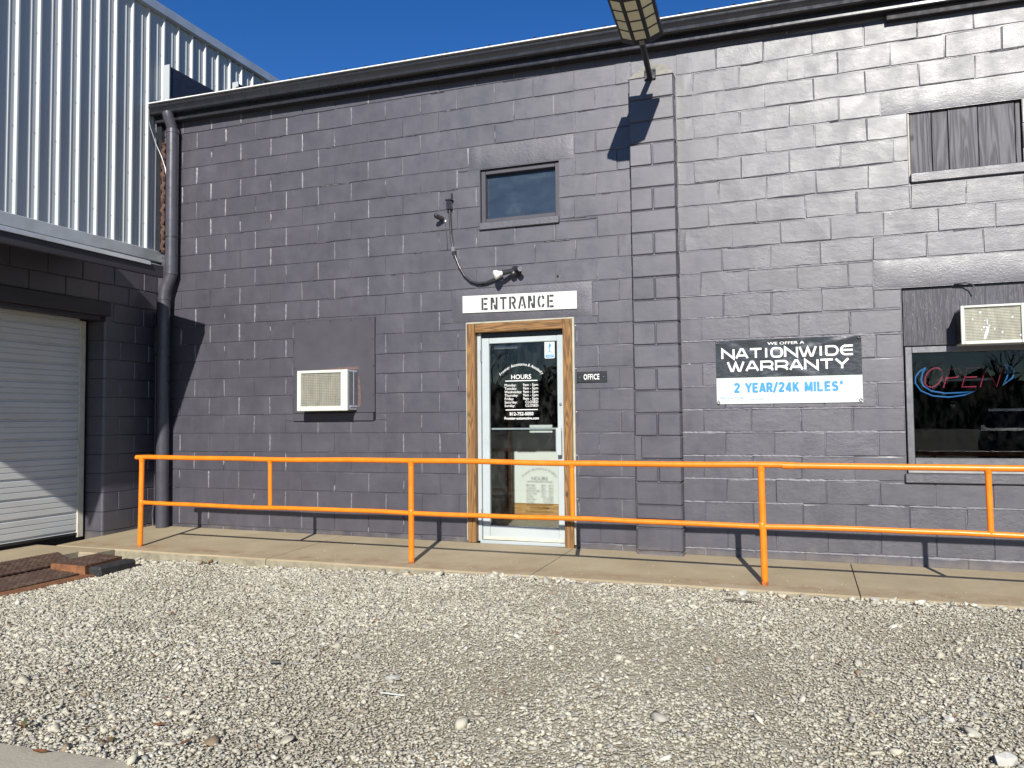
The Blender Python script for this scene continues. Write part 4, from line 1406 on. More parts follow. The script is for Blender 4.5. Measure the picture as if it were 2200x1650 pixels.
# ------------------------------------------------------------------ signs
es = empty('entrance_sign', (3.89, -.01, 2.28), label='white ENTRANCE board with black stencil letters above the door', cat='sign')
mb = MB().box(3.305, 4.475, -.016, -.004, 2.278, 2.448, .002)
mb.xform(lambda x, y, z: (x, y, z - .010 * (x - 3.9) / .6))
mb.build('board', 'white_sign', es)
for xx in (3.35, 4.42):
    MB().cyl((xx, -.016, 2.355), (xx, -.018, 2.355), .005, 8).build('screw', 'steel', es)
ST = {
    'E': [[(.12, 0), (.12, 1)], [(.32, .92), (.92, .92)], [(.32, .5), (.8, .5)], [(.32, .08), (.92, .08)]],
    'N': [[(.12, 0), (.12, 1)], [(.26, .98), (.46, .55)], [(.52, .42), (.72, .02)], [(.88, 0), (.88, 1)]],
    'T': [[(.0, .92), (.38, .92)], [(.62, .92), (1, .92)], [(.5, 1), (.5, 0)]],
    'R': [[(.12, 0), (.12, 1)], [(.32, .92)] + arc(.55, .7, .3, .22, 90, -90, 8) + [(.34, .48)], [(.55, .40), (.88, 0)]],
    'A': [[(.04, 0), (.42, .98)], [(.60, .98), (.96, 0)], [(.42, .26), (.62, .26)]],
    'C': [arc(.46, .5, .34, .42, 98, 262, 12), [(.60, .93), (.78, .86), (.86, .68)], [(.60, .07), (.78, .14), (.86, .32)]],
}
mb = MB()
lw, lh, gap = .070, .122, .0265
x = 3.510
for c in 'ENTRANCE':
    for k_, pl in enumerate(ST[c]):
        q = [(x + a * lw, 2.300 + b * lh) for a, b in pl]
        ribbon(mb, q, .0205, lambda X, Z, k_=k_: (X, -.0172 - k_ * .0002, Z - .010 * (X - 3.9) / .6))
    x += lw + gap
mb.build('stencil_letters', 'black_letter', es, normals=False)

os_ = empty('office_sign', (4.61, -.01, 1.57), label='small black OFFICE plate to the right of the door casing', cat='sign')
MB().box(4.464, 4.754, -.012, -.004, 1.572, 1.672, .002).build('plate', 'black_plastic', os_)
mb = MB()
put_text(mb, 'OFFICE', 4.607, 1.598, -.0126, .072, bold=.0012, fit=.150, space=1.12)
mb.build('letters', 'white_letter', os_, normals=False)
for xx in (4.495, 4.722):
    MB().cyl((xx, -.012, 1.622), (xx, -.0135, 1.622), .005, 8).build('screw', 'steel', os_)

# vinyl banner
bn = empty('banner', (6.33, -.01, 1.35), label='black and white vinyl NATIONWIDE WARRANTY banner on the block wall', cat='banner')
BX0, BX1, BZ0, BZ1 = 5.740, 6.922, 1.350, 1.908
BS = 1.578
def wrinkle(x, z):
    u, w = (x - BX0) / (BX1 - BX0), (z - BZ0) / (BZ1 - BZ0)
    d = 0.0
    a = (1 - w) * .56 - u * 1.18 * .42            # fold running down from the upper left grommet
    d += .010 * math.exp(-(a / .035) ** 2) * (1 - u) * (u + .15)
    d += .004 * math.sin(26 * (u * .9 + w * .55)) * math.exp(-((u - .42) / .3) ** 2) * max(0, w - .1)
    b = (1 - w) * .56 - (1 - u) * 1.18 * .22
    d += .008 * math.exp(-(b / .03) ** 2) * u * u
    d += .006 * math.exp(-((w - 1) / .07) ** 2) * math.sin(math.pi * u)
    c = w * .56 - (1 - u) * 1.18 * .3
    d += .005 * math.exp(-(c / .025) ** 2) * u * u
    return d
def on_banner(x, z, k=0.0):
    return (x, -.012 - wrinkle(x, z) - .0038 - k, z)
def sheet(z0, z1, nz, mat, name):
    nx = 72
    xs, zs = np.linspace(BX0, BX1, nx + 1), np.linspace(z0, z1, nz + 1)
    v = [(x, -.012 - wrinkle(x, z), z + .006 * ((x - BX0) / 1.18 - .5) * 0) for z in zs for x in xs]
    n = nx + 1
    return MB().add(v, [(j * n + i, j * n + i + 1, (j + 1) * n + i + 1, (j + 1) * n + i) for j in range(nz) for i in range(nx)]).build(name, mat, bn, smooth=True, normals=False)
sheet(BS, BZ1, 28, 'black_vinyl', 'black_field')
sheet(BZ0, BS, 14, 'white_vinyl', 'white_field')
mb = MB()
wide_word(mb, 'NATIONWIDE', 5.795, 6.855, 1.748, .082, .0175, on_banner)
wide_word(mb, 'WARRANTY', 5.840, 6.818, 1.636, .082, .0175, on_banner)
mb.build('large_letters', 'white_letter', bn, normals=False)
def onb_text(txt, x, z, size, mat, **k):
    w = k.pop('fit', None)
    v, f = text_verts(txt, size, **k)
    if w:
        xs = [p[0] for p in v]
        s = w / (max(xs) - min(xs))
        v = [(p[0] * s, p[1]) for p in v]
    MB().add([on_banner(x + p[0], z + p[1]) for p in v], f).build('print', mat, bn, normals=False)
onb_text('WE OFFER A', 6.325, 1.856, .034, 'white_letter', bold=.0005, fit=.30)
BOLD = {
    '2': [arc(.5, .72, .36, .22, 165, -40, 8) + [(.14, .06)], [(.06, .085), (.94, .085)]],
    'Y': [[(.04, 1), (.5, .45)], [(.96, 1), (.5, .45), (.5, 0)]],
    'E': [[(.16, 0), (.16, 1)], [(.16, .915), (.92, .915)], [(.16, .51), (.82, .51)], [(.16, .085), (.92, .085)]],
    'A': [[(.10, 0), (.46, 1)], [(.90, 0), (.54, 1)], [(.24, .27), (.76, .27)]],
    'R': [[(.16, 0), (.16, 1)], [(.16, .915), (.55, .915)] + arc(.56, .7, .30, .215, 90, -90, 8) + [(.16, .485)], [(.52, .48), (.88, 0)]],
    '/': [[(.05, -.05), (.95, 1.05)]],
    '4': [[(.70, 0), (.70, 1)], [(.66, .95), (.10, .29)], [(.06, .25), (.98, .25)]],
    'K': [[(.16, 0), (.16, 1)], [(.90, 1), (.22, .42)], [(.40, .58), (.94, 0)]],
    'M': [[(.11, 0), (.11, 1)], [(.13, .96), (.5, .12)], [(.87, .96), (.5, .12)], [(.89, 0), (.89, 1)]],
    'I': [[(.5, 0), (.5, 1)]],
    'L': [[(.16, 0), (.16, 1)], [(.16, .085), (.92, .085)]],
    'S': [arc(.5, .715, .34, .2, 20, 270, 10) + arc(.5, .285, .34, .23, 90, -160, 10)],
    '*': [[(.5, .62), (.5, 1.08)], [(.1, .74), (.9, .96)], [(.1, .96), (.9, .74)]],
}
bw = {'I': .42, '/': .62, '*': .62, ' ': .62, 'M': 1.22}
btxt = '2 YEAR/24K MILES*'
bu = .885 / (sum(bw.get(c, 1) for c in btxt) + .2 * (len(btxt) - 1))
x = 5.889
for c in btxt:
    cw = bw.get(c, 1) * bu
    if c != ' ':
        mb = MB()
        for k_, pl in enumerate(BOLD[c]):
            fine = []
            for a, b in zip(pl[:-1], pl[1:]):
                fine += [(a[0] + (b[0] - a[0]) * t, a[1] + (b[1] - a[1]) * t) for t in (0, .5)]
            fine.append(pl[-1])
            ribbon(mb, [(x + a * cw, 1.450 + b * .080) for a, b in fine], .0075 if c == '*' else .018, lambda X, Z, k_=k_: on_banner(X, Z, k_ * .0003))
        mb.build('letter', 'blue_ink', bn, normals=False)
    x += cw + .2 * bu
onb_text('PROVANTAGE', 5.868, 1.394, .026, 'grey_ink', bold=.0002, fit=.195)
onb_text('AUTO & REPAIR PARTS NETWORK', 5.868, 1.379, .010, 'grey_ink', fit=.195)
onb_text('*ask for details', 6.08, 1.388, .015, 'grey_ink', bold=.0003, fit=.115)
for xx, zz in ((BX0 + .016, BZ1 - .016), (BX1 - .016, BZ1 - .012), (BX0 + .016, BZ0 + .014), (BX1 - .016, BZ0 + .02)):
    ring = [(xx + .011 * math.cos(a), -.020 - wrinkle(xx, zz), zz + .011 * math.sin(a)) for a in np.linspace(0, 2 * math.pi, 13)]
    MB().tube(ring, .0035, 6).build('grommet', 'steel', bn, smooth=True)

# neon sign behind the window
ns = empty('neon_sign', (7.75, .16, 1.45), label='unlit red and blue neon OPEN sign inside the dark window', cat='neon sign')
NY = .165
def tube2(pl, r, mat, name):
    MB().tube([(x, NY + dy, z) for x, z, dy in pl], r, 8).build(name, mat, ns, smooth=True)
def npx(u, v):    # sign coordinates (0..1 across the sign, metres up) leaning like the script lettering
    return (7.335 + u, 1.47 + v)
def word(pl, mat, name, r=.0075):
    pp = [(*npx(a, b), 0.0) for a, b in pl]
    tube2(pp, r, mat, name)
def slant(pts, x0):
    return [(x0 + a + b * .28, b) for a, b in pts]
o_ = [(.062 + .062 * math.cos(R(t)), .077 + .080 * math.sin(R(t))) for t in range(0, 361, 20)]
word(slant(o_, .055), 'neon_red', 'letter', .0062)
word(slant([(0, -.01), (0, .14), (.075, .145), (.10, .115), (.08, .075), (.005, .068)], .212), 'neon_red', 'letter', .0062)
word(slant([(.105, .15), (0, .15), (0, -.005), (.105, -.005)], .345), 'neon_red', 'letter', .0062)
word(slant([(.005, .073), (.09, .073)], .345), 'neon_red', 'letter', .0062)
word(slant([(0, -.008), (0, .152), (.118, -.008), (.118, .155)], .478), 'neon_red', 'letter', .0058)
sw1 = [(.085, .16), (.035, .13), (.004, .085), (.002, .035), (.04, -.03), (.13, -.075), (.25, -.088), (.36, -.072), (.43, -.045)]
sw2 = [(.43, -.045), (.33, -.052), (.22, -.055), (.12, -.035), (.06, .01), (.045, .06), (.06, .12), (.085, .16)]
word(sw1 + sw2[1:], 'neon_blue', 'swoosh', .007)
word([(.655, .17), (.70, .15), (.72, .11), (.705, .06), (.635, 0), (.665, .06), (.68, .12), (.655, .17)], 'neon_blue', 'swoosh', .007)
MB().box(7.5, 7.9, NY + .012, NY + .03, 1.515, 1.535).build('back_bar', 'black_plastic', ns)

# ------------------------------------------------------------------ things fixed to the wall
cb = empty('junction_box', (3.18, 0, 3.35), label='dark conduit and junction box hanging on the wall left of the small window', cat='conduit')
MB().box(3.150, 3.200, -.055, .0, 3.335, 3.425, .004).build('box', 'trim_paint', cb)
MB().box(3.138, 3.212, -.062, -.0, 3.425, 3.436, .002).build('lid', 'trim_paint', cb)
MB().box(3.190, 3.205, -.03, .0, 3.437, 3.50, .003).build('bracket', 'trim_paint', cb)
cpts = [(3.178, -.03, 3.33), (3.182, -.028, 3.2), (3.192, -.028, 3.05), (3.208, -.028, 2.95), (3.232, -.028, 2.87), (3.275, -.03, 2.76), (3.33, -.03, 2.665), (3.40, -.032, 2.60), (3.48, -.034, 2.572), (3.57, -.036, 2.575), (3.66, -.04, 2.605), (3.74, -.045, 2.64)]
MB().tube(cpts, .0125, 10).build('flexible_pipe', 'conduit', cb, smooth=True)
MB().box(3.198, 3.238, -.052, -.0, 2.905, 2.955, .006).build('fitting', 'steel', cb)
MB().box(3.212, 3.240, -.045, -.0, 2.87, 2.903, .004).build('fitting', 'conduit', cb)

sc_ = empty('security_camera', (3.07, 0, 3.27), label='small dark bullet security camera below the junction box', cat='camera')
MB().tube([(3.055, -.115, 3.268), (3.060, -.11, 3.268), (3.098, -.03, 3.248)], [.020, .0245, .0245], 16).build('body', 'lamp_body', sc_, smooth=True)
MB().tube([(3.0525, -.1185, 3.269), (3.055, -.1145, 3.268)], .016, 14).build('lens', 'black_plastic', sc_, smooth=True)
MB().tube([(3.098, -.03, 3.248), (3.105, -.005, 3.238), (3.106, .0, 3.236)], [.02, .014, .022], 12).build('mount', 'steel', sc_, smooth=True)
MB().tube([(3.112, -.004, 3.235), (3.128, -.006, 3.15), (3.140, -.006, 3.02), (3.139, -.006, 2.94)], .004, 6).build('lead', 'trim_paint', sc_, smooth=True)

fx = empty('floodlight', (3.86, 0, 2.66), label='twin floodlight holder with one white bulb above the entrance board', cat='lamp')
MB().tube([(3.872, .0, 2.668), (3.872, -.022, 2.668), (3.872, -.040, 2.660)], [.055, .052, .03], 18).build('base_plate', 'trim_paint', fx, smooth=True)
MB().tube([(3.872, -.035, 2.665), (3.83, -.075, 2.660), (3.765, -.115, 2.640)], [.020, .024, .026], 14).build('lamp_holder', 'lamp_body', fx, smooth=True)
MB().tube([(3.765, -.115, 2.640), (3.745, -.125, 2.634), (3.722, -.140, 2.626), (3.702, -.152, 2.618), (3.694, -.157, 2.615)], [.02, .026, .042, .046, .028], 18).build('bulb', 'bulb', fx, smooth=True)
MB().tube([(3.872, -.035, 2.668), (3.905, -.07, 2.672), (3.950, -.118, 2.668)], [.020, .024, .028], 14, cap=False).build('lamp_holder', 'lamp_body', fx, smooth=True)
MB().tube([(3.9495, -.1175, 2.668), (3.930, -.096, 2.67)], [.0262, .020], 14).build('socket', 'steel', fx, smooth=True)
MB().tube([(3.868, -.04, 2.655), (3.862, -.07, 2.632), (3.858, -.082, 2.622)], [.024, .030, .020], 14).build('sensor', 'lamp_body', fx, smooth=True)
for i, (xx, zz) in enumerate(((3.515, 2.556), (4.29, 2.595))):
    tag(MB().cyl((xx, -.003, zz), (xx, -.02, zz), .009, 10).build('wall_bolt', 'black_plastic'), ['small black bolt in the wall beneath the looping conduit', 'small black bolt in the wall right of the floodlight'][i], 'bolt')

# solar area light on the pilaster
sl = empty('area_light', (5.22, -.145, 4.33), label='dark solar LED area light on an arm at the top of the pilaster', cat='lamp')
MB().box(5.172, 5.275, PY - .012, PY, 4.285, 4.385, .004).build('wall_plate', 'trim_paint', sl)
for dx_ in (-.04, .04):
    for dz in (-.035, .035):
        MB().cyl((5.2235 + dx_, PY - .012, 4.335 + dz), (5.2235 + dx_, PY - .022, 4.335 + dz), .009, 8).build('bolt', 'black_plastic', sl)
MB().tube([(5.225, PY - .005, 4.30), (5.226, -.20, 4.315), (5.242, -.50, 4.375), (5.252, -.76, 4.415)], .026, 14).build('arm', 'lamp_body', sl, smooth=True)
HY0, HY1 = -.70, -1.38
hx = 5.262
def head_pt(a, t, d):
    """a across (-1..1), t along the head (0..1), d below the lens surface"""
    y = HY0 + (HY1 - HY0) * t
    drop = .045 * max(0, abs(a) - .36) / .64
    return (hx + a * .174 + .02 * t, y, 4.362 + .062 * t + drop - d)
mb = MB()
cross = [-1, -.36, .36, 1]
lo = [[head_pt(a, t, 0) for a in cross] for t in (0, 1)]
hi_ = [[(p[0], p[1], 4.362 + .062 * t + .085) for p in lo[t]] for t in (0, 1)]
v = lo[0] + lo[1] + hi_[0] + hi_[1]
f = [(i, i + 1, 5 + i, 4 + i) for i in range(3)] + [(8 + i, 12 + i, 13 + i, 9 + i) for i in range(3)] + [(0, 4, 12, 8), (3, 11, 15, 7), (0, 8, 9, 1), (1, 9, 10, 2), (2, 10, 11, 3), (4, 5, 13, 12), (5, 6, 14, 13), (6, 7, 15, 14)]
mb.add(v, f).build('housing', 'lamp_body', sl)
for c in range(3):
    a0, a1 = [(-.88, -.45), (-.26, .26), (.45, .88)][c]
    for q in range(4):
        t0, t1 = .13 + q * .205, .13 + q * .205 + .165
        p = [head_pt(a0, t0, .004), head_pt(a1, t0, .004), head_pt(a1, t1, .004), head_pt(a0, t1, .004)]
        tp = [(x_, y_, z_ + .006) for x_, y_, z_ in p]
        MB().add(p + tp, [(0, 1, 2, 3), (0, 4, 5, 1), (1, 5, 6, 2), (2, 6, 7, 3), (3, 7, 4, 0)]).build('led_lens', 'led', sl)
MB().add([head_pt(-.12, .005, .006), head_pt(.12, .005, .006), head_pt(.12, .10, .006), head_pt(-.12, .10, .006)], [(0, 1, 2, 3)]).build('sensor', 'pale_alu', sl)
MB().box(hx - .11, hx + .11, HY0 - .2, HY0 + .022, 4.448, 4.478, .004).build('heat_sink', 'lamp_body', sl)

# frayed weather strip above the plywood panel
cable('frayed_strip', [(7.62, .0, 2.29), (7.70, -.02, 2.295), (7.745, -.035, 2.275), (7.768, -.045, 2.235)], .005, 'frayed strip of weather seal curling above the right air conditioner', 'black_plastic')

# ------------------------------------------------------------------ rusty plates by the garage apron
def diamond(mb, quad_, nx, ny, h=.004):
    p = [Vector(q) for q in quad_]
    for i in range(nx):
        for j in range(ny):
            if (i + j) % 2: continue
            u, v_ = (i + .5) / nx, (j + .5) / ny
            c = (p[0] * (1 - u) + p[1] * u) * (1 - v_) + (p[3] * (1 - u) + p[2] * u) * v_
            ex, ey = (p[1] - p[0]) / nx * .8, (p[3] - p[0]) / ny * .8
            up = Vector((0, 0, h))
            mb.add([c - ex, c - ey, c + ex, c + ey, c + up], [(0, 1, 4), (1, 2, 4), (2, 3, 4), (3, 0, 4)])
def plate(name, pts, th, mat, label, nx, ny):
    root = empty(name, pts[0], label=label, cat='metal plate')
    t = [Vector(p) for p in pts]
    b = [p - Vector((0, 0, th)) for p in t]
    MB().add(t + b, [(0, 1, 2, 3), (7, 6, 5, 4), (0, 4, 5, 1), (1, 5, 6, 2), (2, 6, 7, 3), (3, 7, 4, 0)]).build('plate', mat, root)
    mb = MB()
    diamond(mb, [p + Vector((0, 0, .0005)) for p in t], nx, ny)
    tag(mb.build('tread', mat, root), kind='stuff')
plate('steel_plate', [(-.09, -3.4, .040), (.19, -3.4, -.018), (.16, -1.73, -.022), (-.09, -1.66, .040)], .012, 'rust', 'rusty diamond tread plate sloping off the garage apron edge', 9, 62)
plate('steel_plate', [(.20, -3.4, -.040), (.60, -3.4, -.066), (.53, -1.90, -.066), (.14, -1.84, -.044)], .014, 'rust', 'wider rusty perforated plate lying in front of the tread plate', 13, 52)
root = empty('steel_box', (.4, -1.75, -.08), label='rusty steel box with tread top between apron and black timber', cat='metal box')
t = [(.20, -1.98, .006), (.60, -1.98, .000), (.545, -1.53, .004), (.20, -1.49, .010)]
bmz = [(a, b, -.1) for a, b, c in t]
MB().add(t + bmz, [(0, 1, 2, 3), (0, 4, 5, 1), (1, 5, 6, 2), (2, 6, 7, 3), (3, 7, 4, 0)]).build('box', 'rust_orange', root)
mb = MB()
t2 = [Vector(p) + Vector((0, 0, .003)) for p in t]
mb.add(t2, [(0, 1, 2, 3)])
diamond(mb, t2, 13, 15)
mb.build('tread_top', 'rust', root)
mb = MB().box(.612, .760, -1.97, -1.54, -.10, -.004, .02)
r_ = random.Random(5)
mb.xform(lambda x, y, z: (x + r_.uniform(-.008, .008) - (y + 1.97) * .06, y + r_.uniform(-.006, .006), z + r_.uniform(-.006, .006)))
tag(mb.build('timber_offcut', 'black_timber'), 'short black weathered timber beside the rusty steel box', 'timber')
tag(MB().box(.57, .70, -3.4, -1.96, -.10, -.072, .004).build('steel_strip', 'rust_orange'), 'narrow rust orange steel strip along the edge of the gravel', 'metal strip')

# ------------------------------------------------------------------ gravel
def rock_variants(kind, n, seed):
    g_ = np.random.default_rng(seed)
    out = []
    if kind == 'ico':
        t = (1 + 5 ** .5) / 2
        base = np.array([(-1, t, 0), (1, t, 0), (-1, -t, 0), (1, -t, 0), (0, -1, t), (0, 1, t), (0, -1, -t), (0, 1, -t), (t, 0, -1), (t, 0, 1), (-t, 0, -1), (-t, 0, 1)], float)
        base /= np.linalg.norm(base[0])
        fc = np.array([(0, 11, 5), (0, 5, 1), (0, 1, 7), (0, 7, 10), (0, 10, 11), (1, 5, 9), (5, 11, 4), (11, 10, 2), (10, 7, 6), (7, 1, 8), (3, 9, 4), (3, 4, 2), (3, 2, 6), (3, 6, 8), (3, 8, 9), (4, 9, 5), (2, 4, 11), (6, 2, 10), (8, 6, 7), (9, 8, 1)])
    else:
        base = np.array([(1, 0, 0), (-1, 0, 0), (0, 1, 0), (0, -1, 0), (0, 0, 1), (0, 0, -1)], float)
        fc = np.array([(0, 2, 4), (2, 1, 4), (1, 3, 4), (3, 0, 4), (2, 0, 5), (1, 2, 5), (3, 1, 5), (0, 3, 5)])
    for i in range(n):
        k = g_.uniform(.58, 1.3, (len(base), 1))
        out.append(base * k * g_.uniform([.85, .65, .34], [1.4, 1.05, .66]) + g_.normal(0, .06, base.shape))
    return np.array(out), fc

def in_plot(x, y):
    # open gravel, not the slabs, plates or pad
    ok = (y < -1.295) & (y > -5.9)
    ok &= x > np.where(y > -1.46, .26, np.where(y > -2.0, .78 - (y + 1.97) * .08, .71))
    ok &= ~((x < 4.14) & (y < -4.96 + .05 * (x - 3.7)))
    left = -.3 + np.clip((-y - 2.8), 0, 9) * 1.25
    right = 10.2 - np.clip((-y - 2.2), 0, 9) * .45
    return ok & (x > left) & (x < right)

def gravel(n_ico, n_oct):
    V, F = [], []
    off = 0
    def scatter(n, kind, rad_fn, seed, yrange=(-5.9, -1.29), lift=.35):
        nonlocal off
        g_ = np.random.default_rng(seed)
        rv, fc = rock_variants(kind, 48, seed + 1)
        x = g_.uniform(-.2, 10.2, n * 2)
        y = g_.uniform(*yrange, n * 2)
        keep = in_plot(x, y)
        if kind == 'ico' and n > 5000:     # worn tracks where the fines show
            mk = np.sin(1.9 * x + .7 * y) + np.sin(2.3 * y - 1.1 * x + 2) + np.sin(3.7 * x + 2.9 * y + 1) + .25 * (x - 5)
            keep &= ~((mk > .7) & (g_.random(len(x)) < .5))
        x, y = x[keep][:n], y[keep][:n]
        m = len(x)
        rad = rad_fn(g_, m, x, y)
        if yrange[0] < -5:
            clear = (y < -1.30 - rad * .9)
            rad = np.where(clear, rad, rad * .6)
        xx = np.clip((x - .3) / 4.2, 0, 1)
        z = -0.075 + .066 * xx + .010 * np.sin(1.7 * x + .6) * np.cos(1.3 * y + x * .4) + .006 * np.sin(4.1 * x + 2.2 * y)
        z += rad * lift * g_.uniform(-.3, 1.3, m)
        idx = g_.integers(0, 48, m)
        a = g_.uniform(0, 2 * np.pi, m)
        tilt = g_.normal(0, .35, m)
        ti = g_.normal(0, .35, m)
        P = rv[idx] * rad[:, None, None]
        ca, sa = np.cos(a)[:, None], np.sin(a)[:, None]
        X, Y, Z = P[..., 0], P[..., 1], P[..., 2]
        X, Y = X * ca - Y * sa, X * sa + Y * ca
        ct, st_ = np.cos(tilt)[:, None], np.sin(tilt)[:, None]
        Y, Z = Y * ct - Z * st_, Y * st_ + Z * ct
        ct, st_ = np.cos(ti)[:, None], np.sin(ti)[:, None]
        X, Z = X * ct - Z * st_, X * st_ + Z * ct
        P = np.stack([X + x[:, None], Y + y[:, None], Z + z[:, None]], -1)
        nv = P.shape[1]
        V.append(P.reshape(-1, 3))
        F.append((fc[None] + (np.arange(m) * nv)[:, None, None] + off).reshape(-1, 3))
        off += m * nv
    def patch(x, y):       # coarser gravel on the left and near the kerb, finer and dirtier on the right
        k = .5 + .5 * np.sin(1.1 * x + 1.3) * np.sin(1.6 * y + .5 * x)
        return np.clip(1.12 - .035 * (x - 2) + .10 * k - .12 * (y < -2.6) * (x > 4), .78, 1.25)
    scatter(n_ico, 'ico', lambda g_, m, x, y: np.clip(np.exp(g_.normal(np.log(.0071), .36, m)) * patch(x, y), .004, .03), 3, lift=.16)
    scatter(n_oct, 'oct', lambda g_, m, x, y: g_.uniform(.003, .0078, m), 21, lift=.8)
    scatter(950, 'ico', lambda g_, m, x, y: np.exp(g_.normal(np.log(.0165), .34, m)) , 31, (-1.42, -1.297), .55)
    scatter(260, 'ico', lambda g_, m, x, y: np.exp(g_.normal(np.log(.021), .25, m)), 41, (-5.6, -1.5), .3)
    g_ = np.random.default_rng(99)
    rv, fc = rock_variants('oct', 20, 98)
    for i in range(150):      # grit kicked up on the walk
        x_, y_ = g_.uniform(.4, 9), -1.25 + abs(g_.normal(0, .28))
        if y_ > -.05: continue
        P = rv[i % 20] * g_.uniform(.003, .008) + np.array((x_, y_, walk_z(x_, y_) + .002))
        V.append(P)
        F.append(fc + off)
        off += len(P)
    V = np.concatenate(V).astype(np.float32)
    F = np.concatenate(F).astype(np.int32)
    me = bpy.data.meshes.new('gravel')
    me.vertices.add(len(V))
    me.vertices.foreach_set('co', V.ravel())
    me.loops.add(F.size)
    me.loops.foreach_set('vertex_index', F.ravel())
    me.polygons.add(len(F))
    me.polygons.foreach_set('loop_start', np.arange(0, F.size, 3, dtype=np.int32))
    me.polygons.foreach_set('loop_total', np.full(len(F), 3, np.int32))
    me.update(calc_edges=True)
    me.validate()
    o = link('gravel', me, 'stone')
    tag(o, 'pale crushed limestone gravel covering the lot', 'gravel', kind='stuff')
gravel(98000, 98000)

# single things lying on the gravel
def boulder(x, y, rx, ry, rz_, seed, label):
    g_ = np.random.default_rng(seed)
    bm = bmesh.new()
    bmesh.ops.create_icosphere(bm, subdivisions=1, radius=1)
    for v in bm.verts:
        k = 1 + .16 * math.sin(3.1 * v.co.x + seed) * math.cos(2.7 * v.co.y) + g_.uniform(-.2, .2)
        v.co = Vector((v.co.x * rx * k, v.co.y * ry * k, max(-.5, min(.72, v.co.z)) * rz_ * k))
        v.co.rotate(Euler((0, .12, seed)))
        v.co += Vector((x, y, gravel_z(x, y) + rz_ * .35))
    me = bpy.data.meshes.new('stone')
    bm.to_mesh(me)
    bm.free()
    tag(link('stone', me, simple('stone_%d' % seed, (.48, .465, .42), .9, vary=.12, vscale=30, bscale=60, bstr=.5)), label, 'stone', 'larger stones on the gravel')
boulder(7.10, -3.93, .062, .036, .034, 1, 'large white angular stone at the lower right corner of the gravel')
boulder(6.98, -3.55, .030, .022, .02, 2, 'pale stone on fine gravel up and left of the largest white stone')
boulder(4.55, -3.75, .05, .03, .016, 3, 'flat pale stone half buried in the middle foreground gravel')
boulder(6.02, -1.36, .035, .026, .034, 4, 'rounded pale stone against the foot of the third orange post')
boulder(6.87, -1.33, .04, .03, .03, 5, 'grey stone at the sidewalk edge beside the open slab joint')
def leaf(x, y, s, a, label):
    zc = gravel_z(x, y) + .018
    pr = [(-1, 0), (-.5, .28), (0, .36), (.55, .24), (1.1, 0), (.55, -.24), (0, -.36), (-.5, -.28)]
    v = [(x + s * (p[0] * math.cos(a) - p[1] * math.sin(a)), y + s * (p[0] * math.sin(a) + p[1] * math.cos(a)), zc + s * (.35 * abs(p[1]) + .18 * p[0] ** 2)) for p in pr]
    w = [(p[0], p[1], p[2] - .0015) for p in v]
    mid = [(x, y, zc), (x, y, zc - .0015)]
    n = len(pr)
    f = [(i, (i + 1) % n, 2 * n) for i in range(n)] + [(n + (i + 1) % n, n + i, 2 * n + 1) for i in range(n)] + [(i, n + i, n + (i + 1) % n, (i + 1) % n) for i in range(n)]
    tag(MB().add(v + w + mid, f).build('leaf', 'brown_leaf'), label, 'leaf', 'dry leaves on the gravel')
for x, y, s, a, l in [(2.02, -2.42, .034, .5, 'dark brown leaf on the gravel between steel box and left foreground'),
                      (3.20, -2.15, .022, 2.0, 'small reddish leaf on the gravel below the second orange post'),
                      (1.55, -1.62, .022, 1.0, 'brown leaf near the kerb at the left end of the gravel'),
                      (3.95, -4.62, .03, .3, 'reddish brown leaf beside the concrete pad in the lower left corner'),
                      (3.72, -4.97, .036, .2, 'dark brown leaf lying on the corner concrete pad'),
                      (4.2, -4.75, .028, 1.7, 'curled brown leaf right of the corner concrete pad'),
                      (6.6, -2.9, .02, 1.2, 'small orange brown leaf on the right side of the gravel'),
                      (2.55, -3.05, .03, 2.6, 'brown leaf on the left foreground gravel')]:
    leaf(x, y, s, a, l)
def weed(x, y, h, n, seed, label, mats):
    r = random.Random(seed)
    zc = gravel_z(x, y)
    root = empty('weed', (x, y, zc), label=label, cat='weed', group='weeds in the gravel')
    for i in range(n):
        a = r.uniform(0, 6.28)
        l = h * r.uniform(.6, 1.2)
        d = Vector((math.cos(a), math.sin(a), 0))
        sd_ = Vector((-d.y, d.x, 0)) * l * r.uniform(.10, .2)
        p = [Vector((x, y, zc)) + d * l * t + Vector((0, 0, l * (1.1 * t - .55 * t * t))) for t in (0, .4, .75, 1.0)]
        v = [p[0], p[1] - sd_, p[1] + sd_, p[2] - sd_ * .9, p[2] + sd_ * .9, p[3]]
        MB().add(v, [(0, 1, 2), (1, 3, 4, 2), (3, 5, 4)]).build('leaf_blade', mats[i % len(mats)], root)
M['weed_green'] = simple('weed_leaf', (0.06, 0.07, 0.025), 0.6, vary=0.3, vscale=40)
weed(3.86, -4.80, 0.036, 9, 1, 'small red and green weed beside the corner concrete pad', ['weed_green', 'brown_leaf'])
weed(3.40, -4.78, 0.045, 10, 2, 'dry brown weed tuft at the left edge of the corner pad', ['brown_leaf', 'brown_leaf', 'weed_green'])
weed(1.36, -1.36, .06, 8, 3, 'tiny dark weed growing at the foot of the kerb', ['weed_green', 'brown_leaf'])
weed(4.12, -4.55, 0.03, 8, 4, 'low brown weed in the gravel up and right of the corner pad', ['brown_leaf', 'weed_green'])
tag(MB().tube([(5.92 + .03 * i, -1.66 + .012 * math.sin(i * 1.4), gravel_z(6, -1.7) + .022) for i in range(9)], [.004, .006, .006, .005, .006, .005, .004, .004, .003], 6).build('twig', 'bark'), 'short dark twig on the gravel near the third orange post', 'twig')
